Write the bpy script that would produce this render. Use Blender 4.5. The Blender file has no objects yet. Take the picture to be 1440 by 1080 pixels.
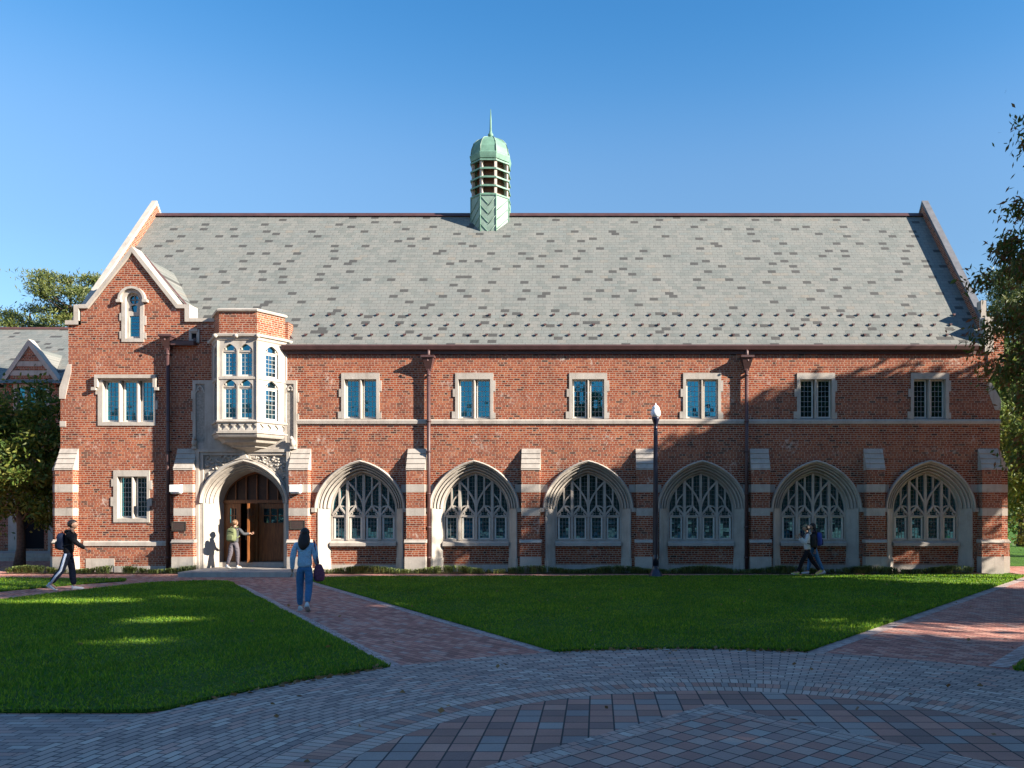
import bpy, bmesh, math, random
import numpy as np
from mathutils import Vector, Matrix
from mathutils.geometry import tessellate_polygon
R = math.radians
random.seed(7)
S = bpy.context.scene
COL = S.collection

# ------------------------------------------------------------------ camera
FPX = 1145.0; CH = 2.05                      # focal length in photo pixels, eye height
cam = bpy.data.cameras.new('camera'); cam_o = bpy.data.objects.new('camera', cam); COL.objects.link(cam_o)
cam_o.location = (0, 0, CH); cam_o.rotation_euler = (R(90), 0, 0)
cam.sensor_width = 36; cam.lens = FPX/1440*36
cam.shift_x = -(840-720)/1440; cam.shift_y = (718-540)/1440
cam.clip_end = 3000; cam.clip_start = 0.1
S.camera = cam_o
# ------------------------------------------------------------------ light
SUN = Vector((2.75, -1.0, 1.3)).normalized()
elev = math.asin(SUN.z); azim = math.atan2(SUN.x, SUN.y)
W = bpy.data.worlds.new('World'); S.world = W; W.use_nodes = True
nt = W.node_tree; bg = nt.nodes['Background']
sky = nt.nodes.new('ShaderNodeTexSky'); sky.sky_type = 'NISHITA'; sky.sun_disc = False
sky.sun_elevation = elev; sky.sun_rotation = azim
sky.air_density = 1.0; sky.dust_density = 0.0; sky.ozone_density = 6.0; sky.altitude = 0
tc = nt.nodes.new('ShaderNodeTexCoord'); sx = nt.nodes.new('ShaderNodeSeparateXYZ'); nt.links.new(tc.outputs['Generated'], sx.inputs[0])
rp = nt.nodes.new('ShaderNodeValToRGB'); nt.links.new(sx.outputs[2], rp.inputs[0])
st_ = [(0, (.64, .60, .52)), (.28, (.66, .63, .54)), (.38, (.76, .76, .67)), (.46, (.48, .71, .70)), (.56, (.24, .62, .70)), (.70, (.62, .66, .66)), (1, (.72, .68, .64))]   # clear autumn air: deeper blue overhead
rp.color_ramp.interpolation = 'B_SPLINE'
rp.color_ramp.elements[0].color = (*st_[0][1], 1); rp.color_ramp.elements[1].position = st_[1][0]; rp.color_ramp.elements[1].color = (*st_[1][1], 1)
for p_, c_ in st_[2:]: rp.color_ramp.elements.new(p_).color = (*c_, 1)
mm = nt.nodes.new('ShaderNodeMix'); mm.data_type = 'RGBA'; mm.blend_type = 'MULTIPLY'; mm.inputs[0].default_value = 1
nt.links.new(sky.outputs[0], mm.inputs[6]); nt.links.new(rp.outputs[0], mm.inputs[7])
nt.links.new(mm.outputs[2], bg.inputs[0]); bg.inputs[1].default_value = 0.117
sl = bpy.data.lights.new('sun', 'SUN'); sl.energy = 5.0; sl.angle = R(0.5); sl.color = (1.0, 0.90, 0.77)
so = bpy.data.objects.new('sun', sl); COL.objects.link(so)
so.rotation_euler = SUN.to_track_quat('Z', 'Y').to_euler(); so.location = (60, -20, 40)
S.view_settings.view_transform = 'Standard'; S.view_settings.look = 'None'
S.view_settings.exposure = 1.62; S.view_settings.gamma = 1
S.render.engine = 'CYCLES'
S.cycles.max_bounces = 6; S.cycles.diffuse_bounces = 3; S.cycles.transparent_max_bounces = 8

# ------------------------------------------------------------------ materials
class NT:
    def __init__(s, name):
        s.m = bpy.data.materials.new(name); s.m.use_nodes = True
        s.t = s.m.node_tree; s.b = s.t.nodes['Principled BSDF']; s.out = s.t.nodes['Material Output']
    def n(s, typ, ins=None, **kw):
        d = s.t.nodes.new('ShaderNode'+typ)
        for k, v in kw.items(): setattr(d, k, v)
        for k, v in (ins or {}).items():
            if isinstance(v, bpy.types.NodeSocket): s.t.links.new(v, d.inputs[k])
            else: d.inputs[k].default_value = v
        return d
    def l(s, a, b): s.t.links.new(a, b)
    def math(s, op, a, b=0.0):
        return s.n('Math', {0: a, 1: b}, operation=op).outputs[0]
    def mix(s, fac, a, b, mode='MIX'):
        d = s.t.nodes.new('ShaderNodeMix'); d.data_type = 'RGBA'; d.blend_type = mode
        for i, v in ((0, fac), (6, a), (7, b)):
            if isinstance(v, bpy.types.NodeSocket): s.l(v, d.inputs[i])
            else: d.inputs[i].default_value = (*v, 1) if isinstance(v, tuple) and len(v) == 3 else v
        return d.outputs[2]
    def ramp(s, fac, stops, interp='LINEAR'):
        d = s.t.nodes.new('ShaderNodeValToRGB'); s.l(fac, d.inputs[0]); cr = d.color_ramp; cr.interpolation = interp
        while len(cr.elements) > 1: cr.elements.remove(cr.elements[-1])
        cr.elements[0].position = stops[0][0]; cr.elements[0].color = (*stops[0][1], 1)
        for p, c in stops[1:]:
            e = cr.elements.new(p); e.color = (*c, 1)
        return d.outputs[0]
    def g(s, v): return (v, v, v)
    def bump(s, h, strength=0.3, dist=0.02):
        b = s.n('Bump', {'Strength': strength, 'Distance': dist, 'Height': h}); s.l(b.outputs[0], s.b.inputs['Normal'])
    def base(s, c, rough=0.8, spec=None):
        if isinstance(c, bpy.types.NodeSocket): s.l(c, s.b.inputs['Base Color'])
        else: s.b.inputs['Base Color'].default_value = (*c, 1)
        if isinstance(rough, bpy.types.NodeSocket): s.l(rough, s.b.inputs['Roughness'])
        else: s.b.inputs['Roughness'].default_value = rough
        if spec is not None: s.b.inputs['Specular IOR Level'].default_value = spec
    def noise(s, scale, detail=3, vec=None, rough=0.6):
        d = s.n('TexNoise', {'Scale': scale, 'Detail': detail, 'Roughness': rough})
        s.l(vec if vec is not None else s.pos(), d.inputs['Vector']); return d.outputs['Fac']
    def pos(s):
        if not hasattr(s, '_p'): s._p = s.n('NewGeometry')
        return s._p.outputs['Position']
    def wall_uv(s):
        s.pos(); g_ = s._p
        cr = s.n('VectorMath', {0: g_.outputs['True Normal'], 1: g_.outputs['Position']}, operation='CROSS_PRODUCT')
        a = s.n('SeparateXYZ', {0: cr.outputs[0]}); b = s.n('SeparateXYZ', {0: g_.outputs['Position']})
        return s.n('CombineXYZ', {0: a.outputs[2], 1: b.outputs[2]}).outputs[0]
    def brick(s, vec, w, h, mortar, c1, c2, cm, off=0.5, freq=2, smooth=0.1, squash=1.0, sqf=2):
        d = s.n('TexBrick', {'Vector': vec, 'Color1': (*c1, 1), 'Color2': (*c2, 1), 'Mortar': (*cm, 1), 'Scale': 1.0,
                             'Mortar Size': mortar, 'Mortar Smooth': smooth, 'Bias': 0.0, 'Brick Width': w, 'Row Height': h},
                offset=off, offset_frequency=freq, squash=squash, squash_frequency=sqf)
        return d
MATS = {}
def brick_mat(name, stain=True):
    a = NT(name); uv = a.wall_uv()
    B = a.brick(uv, 0.205, 0.0677, 0.0085, (0, 0, 0), (1, 1, 1), (0, 0, 0), squash=0.55, sqf=3)
    col = a.ramp(B.outputs['Color'], [(0, (.065, .024, .019)), (.05, (.12, .034, .021)), (.12, (.22, .046, .022)), (.45, (.29, .062, .025)), (.72, (.34, .082, .033)), (.9, (.40, .128, .058)), (1, (.24, .07, .038))])
    big = a.noise(0.55, 4); col = a.mix(0.75, col, a.ramp(big, [(.3, (.78, .76, .76)), (.7, (1.12, 1.06, 1.0))]), 'MULTIPLY')
    fine = a.noise(60, 2)
    mort = a.ramp(fine, [(.3, (.36, .265, .19)), (.7, (.54, .42, .32))])
    c = a.mix(B.outputs['Fac'], col, mort)
    if stain:
        n1 = a.noise(1.3, 5, rough=.7); n2 = a.noise(9, 4)
        m = a.math('MULTIPLY', a.ramp(n1, [(.57, (0, 0, 0)), (.66, (1, 1, 1))]), a.ramp(n2, [(.48, (0, 0, 0)), (.6, (1, 1, 1))]))
        c = a.mix(a.math('MULTIPLY', m, .55), c, (.70, .60, .52))
    st = a.n('Mapping', {'Vector': a.pos(), 'Scale': (3.2, 3.2, .35)}); n5 = a.noise(1.0, 5, st.outputs[0])
    c = a.mix(1.0, c, a.ramp(n5, [(.28, (.66, .67, .68)), (.5, (.86, .86, .86)), (.75, (.93, .92, .90))]), 'MULTIPLY')
    a.base(c, 0.9, .25)
    a.bump(a.math('SUBTRACT', fine, B.outputs['Fac']), 0.5, 0.006)
    return a.m
MATS['brick'] = brick_mat('red_brick')
def stone_mat(name, c1, c2, joints=True):
    a = NT(name); n = a.noise(2.2, 5); n2 = a.noise(22, 3)
    c = a.ramp(n, [(.3, c1), (.7, c2)])
    c = a.mix(.5, c, a.ramp(n2, [(.3, (.86, .85, .84)), (.7, (1.06, 1.05, 1.03))]), 'MULTIPLY')
    st = a.n('Mapping', {'Vector': a.pos(), 'Scale': (6, 6, .7)})
    n3 = a.noise(1.0, 4, st.outputs[0])
    c = a.mix(.6, c, a.ramp(n3, [(.28, (.66, .65, .64)), (.5, (1, 1, 1))]), 'MULTIPLY')
    if joints:
        J = a.brick(a.wall_uv(), .62, .31, .006, (1, 1, 1), (.90, .89, .87), (.55, .52, .48))
        c = a.mix(.8, c, J.outputs['Color'], 'MULTIPLY')
    a.base(c, .85, .3); a.bump(n2, .25, .01); return a.m
MATS['stone'] = stone_mat('limestone', (.365, .325, .28), (.47, .43, .38))
MATS['stone_plain'] = stone_mat('limestone_smooth', (.36, .32, .28), (.46, .42, .37), False)
MATS['stone_fine'] = stone_mat('limestone_carved', (.37, .33, .285), (.475, .435, .385), False)
def slate_mat():
    a = NT('slate_shingles'); s = a.n('SeparateXYZ', {0: a.pos()})
    v = a.math('DIVIDE', a.math('MULTIPLY', s.outputs[2], 1.335), .172); row = a.math('FLOOR', v); fv = a.math('FRACT', v)
    jit = a.n('TexWhiteNoise', {'W': row}, noise_dimensions='1D').outputs['Value']
    u = a.math('ADD', a.math('DIVIDE', s.outputs[0], .29), a.math('ADD', a.math('MULTIPLY', a.math('MODULO', a.math('ABSOLUTE', row), 2.0), .5), a.math('MULTIPLY', jit, .3)))
    col_ = a.math('FLOOR', u); fu = a.math('FRACT', u)
    cell = a.n('CombineXYZ', {0: col_, 1: row}).outputs[0]; wn = a.n('TexWhiteNoise', {'Vector': cell}, noise_dimensions='2D').outputs['Value']
    bigc = a.math('FLOOR', a.math('DIVIDE', col_, 4.0)); bigr = a.math('FLOOR', a.math('DIVIDE', row, 3.0))
    big = a.n('CombineXYZ', {0: bigc, 1: bigr}).outputs[0]; bw = a.n('SeparateColor', {0: a.n('TexWhiteNoise', {'Vector': big}, noise_dimensions='2D').outputs['Color']})
    cm = a.math('SUBTRACT', col_, a.math('MULTIPLY', bigc, 4.0)); rm = a.math('SUBTRACT', row, a.math('MULTIPLY', bigr, 3.0))
    e1 = a.math('LESS_THAN', a.math('ABSOLUTE', a.math('SUBTRACT', cm, a.math('FLOOR', a.math('MULTIPLY', bw.outputs[0], 4.0)))), .5)
    e2 = a.math('LESS_THAN', a.math('ABSOLUTE', a.math('SUBTRACT', rm, a.math('FLOOR', a.math('MULTIPLY', bw.outputs[1], 3.0)))), .5)
    dark = a.math('MULTIPLY', a.math('MULTIPLY', e1, e2), a.math('LESS_THAN', bw.outputs[2], .78))
    c = a.ramp(wn, [(0, (.148, .160, .150)), (.25, (.176, .184, .172)), (.5, (.188, .193, .180)), (.75, (.200, .199, .184)), (.93, (.172, .187, .178)), (1, (.205, .190, .165))])
    c = a.mix(a.math('MULTIPLY', dark, .9), c, (.055, .054, .052))
    n = a.noise(.7, 4); c = a.mix(.5, c, a.ramp(n, [(.3, (.84, .88, .88)), (.7, (1.08, 1.05, 1.0))]), 'MULTIPLY')
    st = a.n('Mapping', {'Vector': a.pos(), 'Scale': (5, .6, .6)}); n4 = a.noise(1.0, 5, st.outputs[0]); c = a.mix(.5, c, a.ramp(n4, [(.3, (.82, .83, .82)), (.65, (1.06, 1.06, 1.04))]), 'MULTIPLY')
    n2 = a.noise(18, 3); c = a.mix(.5, c, a.ramp(n2, [(.3, (.80, .80, .80)), (.7, (1.1, 1.1, 1.1))]), 'MULTIPLY')
    edge = a.math('MAXIMUM', a.math('LESS_THAN', fu, .045), a.math('LESS_THAN', fv, .08)); c = a.mix(a.math('MULTIPLY', edge, .62), c, (.07, .07, .065))
    a.base(c, .75, .4)
    a.bump(a.math('SUBTRACT', a.math('ADD', a.math('MULTIPLY', n2, .4), a.math('MULTIPLY', wn, .5)), a.math('ADD', fv, edge)), .6, .012)
    return a.m
MATS['slate'] = slate_mat()
def simple(name, c, rough=.7, spec=.5, var=.0, scale=8, metal=0, bump=0):
    a = NT(name); n = a.noise(scale, 3)
    if var: col = a.mix(1.0, tuple(c), a.ramp(n, [(.3, a.g(1-var)), (.7, a.g(1+var))]), 'MULTIPLY')
    else: col = tuple(c)
    a.base(col, rough, spec); a.b.inputs['Metallic'].default_value = metal
    if bump: a.bump(n, bump, .01)
    MATS[name] = a.m; return a.m
simple('verdigris', (.13, .25, .185), .6, .4, .25, 3)
simple('verdigris_pale', (.20, .28, .23), .6, .4, .2, 4)
simple('copper_brown', (.075, .036, .034), .5, .5, .2, 3)
simple('louver_wood', (.17, .075, .045), .7, .4, .2, 5)
simple('post_pale', (.42, .36, .30), .7, .4, .1, 6)
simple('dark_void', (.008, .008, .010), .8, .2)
simple('casement_paint', (.60, .575, .51), .5, .5, .05, 9)
simple('lead', (.30, .31, .30), .55, .5)
simple('lead_dark', (.16, .16, .155), .55, .5)
simple('bronze', (.07, .055, .045), .45, .6, .25, 30, .3)
simple('lamp_navy', (.008, .010, .028), .3, .6, .2, 5)
simple('white_metal', (.75, .75, .74), .4, .5, .05)
simple('soil', (.06, .04, .028), .95, .1, .4, 12, 0, .6)
simple('bark', (.09, .065, .05), .95, .2, .35, 10, 0, .8)
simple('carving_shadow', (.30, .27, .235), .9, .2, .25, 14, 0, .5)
def glass_mat():
    a = NT('window_glass')
    a.b.inputs['IOR'].default_value = 3.2; a.b.inputs['Specular Tint'].default_value = (.16, .74, 1.0, 1)
    a.base((.010, .014, .018), .04, .5)
    a.b.inputs['Specular IOR Level'].default_value = .5
    n = a.noise(2.2, 2); n2 = a.noise(9, 1)
    sp = a.n('VectorMath', {0: a.pos(), 1: (8.5, 8.5, 7.5)}, operation='MULTIPLY'); fl = a.n('VectorMath', {0: sp.outputs[0]}, operation='FLOOR')
    wn = a.n('TexWhiteNoise', {'Vector': fl.outputs[0]}, noise_dimensions='3D'); ce = a.n('VectorMath', {0: wn.outputs['Color'], 1: (.5, .5, .5)}, operation='SUBTRACT')
    sc = a.n('VectorMath', {0: ce.outputs[0], 1: (.022, .022, .022)}, operation='MULTIPLY')
    bp = a.n('Bump', {'Strength': .06, 'Distance': .02, 'Height': a.math('ADD', n, a.math('MULTIPLY', n2, .15))})
    ad = a.n('VectorMath', {0: bp.outputs[0], 1: sc.outputs[0]}, operation='ADD'); nm = a.n('VectorMath', {0: ad.outputs[0]}, operation='NORMALIZE')
    a.l(nm.outputs[0], a.b.inputs['Normal']); return a.m
MATS['glass'] = glass_mat()
def frosted():
    a = NT('frosted_globe'); a.base((.78, .79, .80), .35, .5); a.b.inputs['Subsurface Weight'].default_value = .3
    return a.m
MATS['globe'] = frosted()
def wood_mat():
    a = NT('oak_door'); m = a.n('Mapping', {'Vector': a.pos(), 'Scale': (14, 14, 1.2)})
    n = a.noise(2.0, 5, m.outputs[0], .65)
    a.base(a.ramp(n, [(.25, (.08, .025, .008)), (.5, (.20, .068, .018)), (.75, (.36, .14, .04))]), .45, .5); a.bump(n, .2, .005)
    return a.m
MATS['oak'] = wood_mat()
simple('oak_dark', (.045, .018, .009), .5, .4, .3, 8)
simple('coping_dark', (.13, .135, .15), .8, .3, .2, 4)
# --- paving, polar and straight
PC = (1.2, 5.95)
def paver_color(a, rnd, kind):
    if kind == 'grey':
        return a.ramp(rnd, [(0, (.21, .175, .165)), (.3, (.30, .25, .225)), (.6, (.36, .295, .26)), (.72, (.38, .24, .20)), (.85, (.34, .31, .28)), (1, (.44, .39, .34))])
    if kind == 'edging':
        return a.ramp(rnd, [(0, (.33, .24, .22)), (.5, (.42, .32, .29)), (1, (.46, .40, .37))])
    if kind == 'soldier':
        return a.ramp(rnd, [(0, (.29, .25, .22)), (.5, (.37, .32, .28)), (.8, (.38, .28, .24)), (1, (.45, .40, .35))])
    if kind == 'red':
        return a.ramp(rnd, [(0, (.17, .12, .11)), (.2, (.26, .15, .12)), (.45, (.35, .19, .15)), (.66, (.38, .23, .18)), (.7, (.215, .19, .18)), (.9, (.25, .225, .21)), (1, (.29, .265, .24))])
def plaza_mat():
    a = NT('plaza_pavers')
    v = a.n('VectorMath', {0: a.pos(), 1: (PC[0], PC[1], 0)}, operation='SUBTRACT').outputs[0]
    s = a.n('SeparateXYZ', {0: v}); x, y = s.outputs[0], s.outputs[1]
    r = a.math('SQRT', a.math('ADD', a.math('MULTIPLY', x, x), a.math('MULTIPLY', y, y)))
    th = a.math('ARCTAN2', x, y)
    # concentric small pavers
    uvp = a.n('CombineXYZ', {0: a.math('MULTIPLY', th, 4.9), 1: r}).outputs[0]
    b1 = a.brick(uvp, .20, .10, .009, (0, 0, 0), (1, 1, 1), (0, 0, 0), smooth=.3)
    c1 = a.mix(b1.outputs['Fac'], paver_color(a, b1.outputs['Color'], 'grey'), (.05, .05, .053))
    # soldier rings
    b2 = a.brick(uvp, .125, .22, .008, (0, 0, 0), (1, 1, 1), (0, 0, 0), off=0, smooth=.3)
    c2 = a.mix(b2.outputs['Fac'], paver_color(a, b2.outputs['Color'], 'soldier'), (.035, .035, .038))
    b2r = a.brick(uvp, .115, .44, .006, (0, 0, 0), (1, 1, 1), (0, 0, 0), off=0, smooth=.3)
    c2r = a.mix(b2r.outputs['Fac'], paver_color(a, b2r.outputs['Color'], 'red'), (.035, .035, .038))
    # square field
    f_ = a.n('CombineXYZ', {0: y, 1: a.math('ADD', x, 50.0)}).outputs[0]
    b3 = a.brick(f_, .240, .240, .009, (0, 0, 0), (1, 1, 1), (0, 0, 0), off=0.0, smooth=.2)
    c3 = a.mix(b3.outputs['Fac'], paver_color(a, b3.outputs['Color'], 'red'), (.03, .03, .033))
    # diamond
    p = a.math('MULTIPLY', a.math('ADD', x, y), .7071); q = a.math('MULTIPLY', a.math('SUBTRACT', y, x), .7071)
    d_ = a.n('CombineXYZ', {0: a.math('ADD', p, 50.0), 1: a.math('ADD', q, 50.0)}).outputs[0]
    b4 = a.brick(d_, .20, .20, .008, (0, 0, 0), (1, 1, 1), (0, 0, 0), off=0.0, smooth=.2)
    ck = a.n('TexChecker', {'Vector': d_, 'Scale': 1/.20, 'Color1': (.29, .165, .14, 1), 'Color2': (.31, .295, .27, 1)})
    c4 = a.mix(.5, ck.outputs[0], paver_color(a, b4.outputs['Color'], 'red'))
    c4 = a.mix(b4.outputs['Fac'], c4, (.03, .03, .033))
    b5 = a.brick(d_, .10, .20, .005, (0, 0, 0), (1, 1, 1), (0, 0, 0), off=0.5, smooth=.2)
    c5 = a.mix(b5.outputs['Fac'], paver_color(a, b5.outputs['Color'], 'grey'), (.03, .03, .033))
    dm = a.math('ADD', a.math('ABSOLUTE', x), a.math('ABSOLUTE', y))
    c = a.mix(a.math('LESS_THAN', dm, 2.66), c3, c5)
    c = a.mix(a.math('LESS_THAN', dm, 2.33), c, c4)
    c = a.mix(a.math('GREATER_THAN', r, 3.30), c, c2)
    c = a.mix(a.math('GREATER_THAN', r, 3.52), c, c2r)
    c = a.mix(a.math('GREATER_THAN', r, 3.74), c, c2)
    c = a.mix(a.math('GREATER_THAN', r, 3.96), c, c1)
    n = a.noise(1.2, 4); c = a.mix(.6, c, a.ramp(n, [(.3, (1.2, 1.15, 1.08)), (.7, (1.66, 1.56, 1.45))]), 'MULTIPLY')
    n2 = a.noise(70, 3); c = a.mix(.5, c, a.ramp(n2, [(.3, (.75, .75, .75)), (.7, (1.2, 1.2, 1.2))]), 'MULTIPLY')
    a.base(c, .8, .35); a.bump(a.math('SUBTRACT', a.math('MULTIPLY', n2, .5), b1.outputs['Fac']), .35, .006)
    return a.m
MATS['plaza'] = plaza_mat()
def straight_pavers(name, kind, w, h, ang=0, gap=.006, off=.5):
    a = NT(name); m = a.n('Mapping', {'Vector': a.pos(), 'Rotation': (0, 0, ang)}); 
    b = a.brick(m.outputs[0], w, h, gap, (0, 0, 0), (1, 1, 1), (0, 0, 0), smooth=.3, off=off)
    if kind == 'brickpath':
        rc = a.ramp(b.outputs['Color'], [(0, (.27, .12, .095)), (.3, (.40, .17, .13)), (.6, (.48, .22, .165)), (.85, (.52, .29, .22)), (1, (.40, .29, .25))])
    else: rc = paver_color(a, b.outputs['Color'], kind)
    c = a.mix(b.outputs['Fac'], rc, (.05, .045, .045))
    n = a.noise(.9, 4); c = a.mix(.7, c, a.ramp(n, [(.3, (.9, .9, .9)), (.7, (1.3, 1.27, 1.24))]), 'MULTIPLY')
    n2 = a.noise(70, 3); c = a.mix(.5, c, a.ramp(n2, [(.3, (.75, .75, .75)), (.7, (1.2, 1.2, 1.2))]), 'MULTIPLY')
    a.base(c, .82, .35); a.bump(a.math('SUBTRACT', a.math('MULTIPLY', n2, .5), b.outputs['Fac']), .35, .006)
    MATS[name] = a.m
straight_pavers('path_brick', 'brickpath', .20, .10, R(45))
straight_pavers('path_grey', 'grey', .20, .10, R(0))
straight_pavers('edging_pavers', 'edging', .21, .11, R(-31))
def lawn_mat():
    a = NT('lawn_turf'); n = a.noise(.5, 4); n2 = a.noise(9, 4); n3 = a.noise(120, 2)
    c = a.ramp(n, [(.3, (.04, .11, .016)), (.7, (.08, .18, .02))])
    c = a.mix(.8, c, a.ramp(n2, [(.3, (.65, .7, .65)), (.7, (1.3, 1.2, 1.1))]), 'MULTIPLY')
    c = a.mix(.8, c, a.ramp(n3, [(.3, (.5, .5, .5)), (.7, (1.4, 1.4, 1.4))]), 'MULTIPLY')
    a.base(c, .9, .2); a.bump(n3, .8, .03); return a.m
MATS['lawn'] = lawn_mat()
def leaf_mat(name, cols, trans=.35, big=.3):
    a = NT(name); a.pos(); rnd = a._p.outputs['Random Per Island']
    k = len(cols); col = a.ramp(rnd, [(i/max(1, k-1), c) for i, c in enumerate(cols)])
    n = a.noise(big, 3); col = a.mix(.7, col, a.ramp(n, [(.35, (.7, .75, .8)), (.65, (1.25, 1.15, 1.0))]), 'MULTIPLY')
    a.base(col, .55, .35)
    tr = a.n('BsdfTranslucent', {'Color': col}); mx = a.n('MixShader', {0: trans, 1: a.b.outputs[0], 2: tr.outputs[0]})
    a.l(mx.outputs[0], a.out.inputs[0]); MATS[name] = a.m
leaf_mat('leaf_oak', [(.045, .085, .018), (.08, .13, .022), (.12, .16, .028), (.19, .13, .03), (.22, .075, .03), (.06, .11, .02)], .5)
leaf_mat('leaf_magnolia', [(.04, .08, .015), (.07, .13, .022), (.13, .18, .03), (.24, .24, .05), (.05, .09, .018)], .45)
leaf_mat('needle', [(.055, .085, .022), (.10, .13, .03), (.15, .16, .04), (.04, .075, .03)], .15, .5)
leaf_mat('leaf_bright', [(.07, .12, .02), (.12, .18, .03), (.19, .21, .04), (.10, .15, .03)])
leaf_mat('leaf_shade', [(.025, .05, .012), (.045, .075, .015), (.06, .09, .02)], .06)
leaf_mat('grass_blade', [(.07, .19, .016), (.13, .29, .018), (.30, .42, .03), (.09, .23, .016), (.16, .22, .03)], .5, .8)
leaf_mat('strap_leaf', [(.08, .15, .04), (.17, .24, .06), (.32, .36, .14), (.07, .12, .03)], .3, 1)
leaf_mat('dead_leaf', [(.25, .12, .04), (.35, .22, .09), (.14, .07, .035), (.45, .33, .16)], .2, 2)

# ------------------------------------------------------------------ mesh helpers
WO = {}
class MB:
    def __init__(s): s.v = []; s.f = []; s.m = []; s.mats = []; s.T = None; s.smooth = set()
    def mi(s, m):
        if m not in s.mats: s.mats.append(m)
        return s.mats.index(m)
    def add(s, vs, fs, mat, smooth=False):
        k = len(s.v); T = s.T
        for p in vs:
            p = Vector(p); s.v.append(T @ p if T else p)
        i = s.mi(mat)
        for q in fs:
            if smooth: s.smooth.add(len(s.f))
            s.f.append([k+j for j in q]); s.m.append(i)
    def box(s, x0, x1, y0, y1, z0, z1, mat):
        s.add([(x0, y0, z0), (x1, y0, z0), (x1, y1, z0), (x0, y1, z0), (x0, y0, z1), (x1, y0, z1), (x1, y1, z1), (x0, y1, z1)],
              [(0, 1, 5, 4), (1, 2, 6, 5), (2, 3, 7, 6), (3, 0, 4, 7), (4, 5, 6, 7), (3, 2, 1, 0)], mat)
    def plate(s, outer, holes, y0, y1, mat, axis='y'):
        loops = [outer]+list(holes); flat = [p for l in loops for p in l]; n = len(flat)
        tris = tessellate_polygon([[Vector((p[0], p[1], 0)) for p in l] for l in loops])
        mk = {'y': lambda p, d: (p[0], d, p[1]), 'x': lambda p, d: (d, p[0], p[1]), 'z': lambda p, d: (p[0], p[1], d)}[axis]
        vs = [mk(p, y0) for p in flat]+[mk(p, y1) for p in flat]
        fs = []
        for t in tris: fs.append(tuple(t)); fs.append((t[2]+n, t[1]+n, t[0]+n))
        o = 0
        for l in loops:
            k = len(l)
            for i in range(k):
                j = (i+1) % k; fs.append((o+i, o+j, o+j+n, o+i+n))
            o += k
        s.add(vs, fs, mat)
    def ribbon(s, path, w, y0, y1, mat):
        L = []; Rr = []
        n = len(path)
        for i, p in enumerate(path):
            a = path[max(i-1, 0)]; b = path[min(i+1, n-1)]
            dx, dz = b[0]-a[0], b[1]-a[1]; q = math.hypot(dx, dz) or 1
            nx, nz = -dz/q*w/2, dx/q*w/2
            L.append((p[0]+nx, p[1]+nz)); Rr.append((p[0]-nx, p[1]-nz))
        vs = []
        for i in range(n): vs += [(L[i][0], y0, L[i][1]), (Rr[i][0], y0, Rr[i][1]), (Rr[i][0], y1, Rr[i][1]), (L[i][0], y1, L[i][1])]
        fs = [(0, 1, 2, 3), (4*n-1, 4*n-2, 4*n-3, 4*n-4)]
        for i in range(n-1):
            for k in range(4): fs.append((4*i+k, 4*i+4+k, 4*i+4+(k+1) % 4, 4*i+(k+1) % 4))
        s.add(vs, fs, mat)
    def tube(s, pts, rads, mat, seg=8, cap=True):
        pts = [Vector(p) for p in pts]; vs = []; fs = []
        for i, p in enumerate(pts):
            d = (pts[min(i+1, len(pts)-1)]-pts[max(i-1, 0)]).normalized()
            u = d.orthogonal() if abs(d.z) < .95 else Vector((1, 0, 0)); u = (u-d*u.dot(d)).normalized()
            if abs(d.z) < .95: u = Vector((0, 0, 1)).cross(d).normalized()
            w = d.cross(u)
            r = rads[i] if isinstance(rads, (list, tuple)) else rads
            for k in range(seg):
                t = 2*math.pi*k/seg; vs.append(p+u*r*math.cos(t)+w*r*math.sin(t))
        for i in range(len(pts)-1):
            for k in range(seg):
                a = i*seg+k; b = i*seg+(k+1) % seg; fs.append((a, b, b+seg, a+seg))
        if cap: fs.append(tuple(range(seg))[::-1]); fs.append(tuple(range((len(pts)-1)*seg, len(pts)*seg)))
        s.add(vs, fs, mat, smooth=True)
    def lathe(s, cx, cy, prof, mat, seg=16, rot=0, smooth=True):
        vs = []; fs = []
        for (r, z) in prof:
            for k in range(seg):
                t = 2*math.pi*k/seg+rot; vs.append((cx+r*math.cos(t), cy+r*math.sin(t), z))
        for i in range(len(prof)-1):
            for k in range(seg):
                a = i*seg+k; b = i*seg+(k+1) % seg; fs.append((a, b, b+seg, a+seg))
        fs.append(tuple(range(seg))[::-1]); n = len(prof); fs.append(tuple(range((n-1)*seg, n*seg)))
        s.add(vs, fs, mat, smooth=smooth)
    def blob(s, c, r, mat, sub=1, jit=0):
        bm = bmesh.new(); bmesh.ops.create_icosphere(bm, subdivisions=sub, radius=1)
        rr = r if isinstance(r, (tuple, list)) else (r, r, r)
        s.add([(c[0]+v.co.x*rr[0]*(1+random.uniform(-jit, jit)), c[1]+v.co.y*rr[1], c[2]+v.co.z*rr[2]*(1+random.uniform(-jit, jit))) for v in bm.verts],
              [[v.index for v in f.verts] for f in bm.faces], mat, smooth=True)
        bm.free()
    def build(s, name, parent=None, origin=None, normals=True):
        o0 = Vector(origin) if origin is not None else (WO[parent.name] if parent else Vector((0, 0, 0)))
        me = bpy.data.meshes.new(name); me.from_pydata([tuple(v-o0) for v in s.v], [], s.f)
        for m in s.mats: me.materials.append(MATS[m])
        me.polygons.foreach_set('material_index', s.m)
        me.polygons.foreach_set('use_smooth', [i in s.smooth for i in range(len(s.f))])
        if normals:
            bm = bmesh.new(); bm.from_mesh(me); bmesh.ops.recalc_face_normals(bm, faces=bm.faces); bm.to_mesh(me); bm.free()
        o = bpy.data.objects.new(name, me); COL.objects.link(o)
        if parent: o.parent = parent; o.location = o0-WO[parent.name]
        else: o.location = o0
        WO[o.name] = o0.copy(); return o
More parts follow.
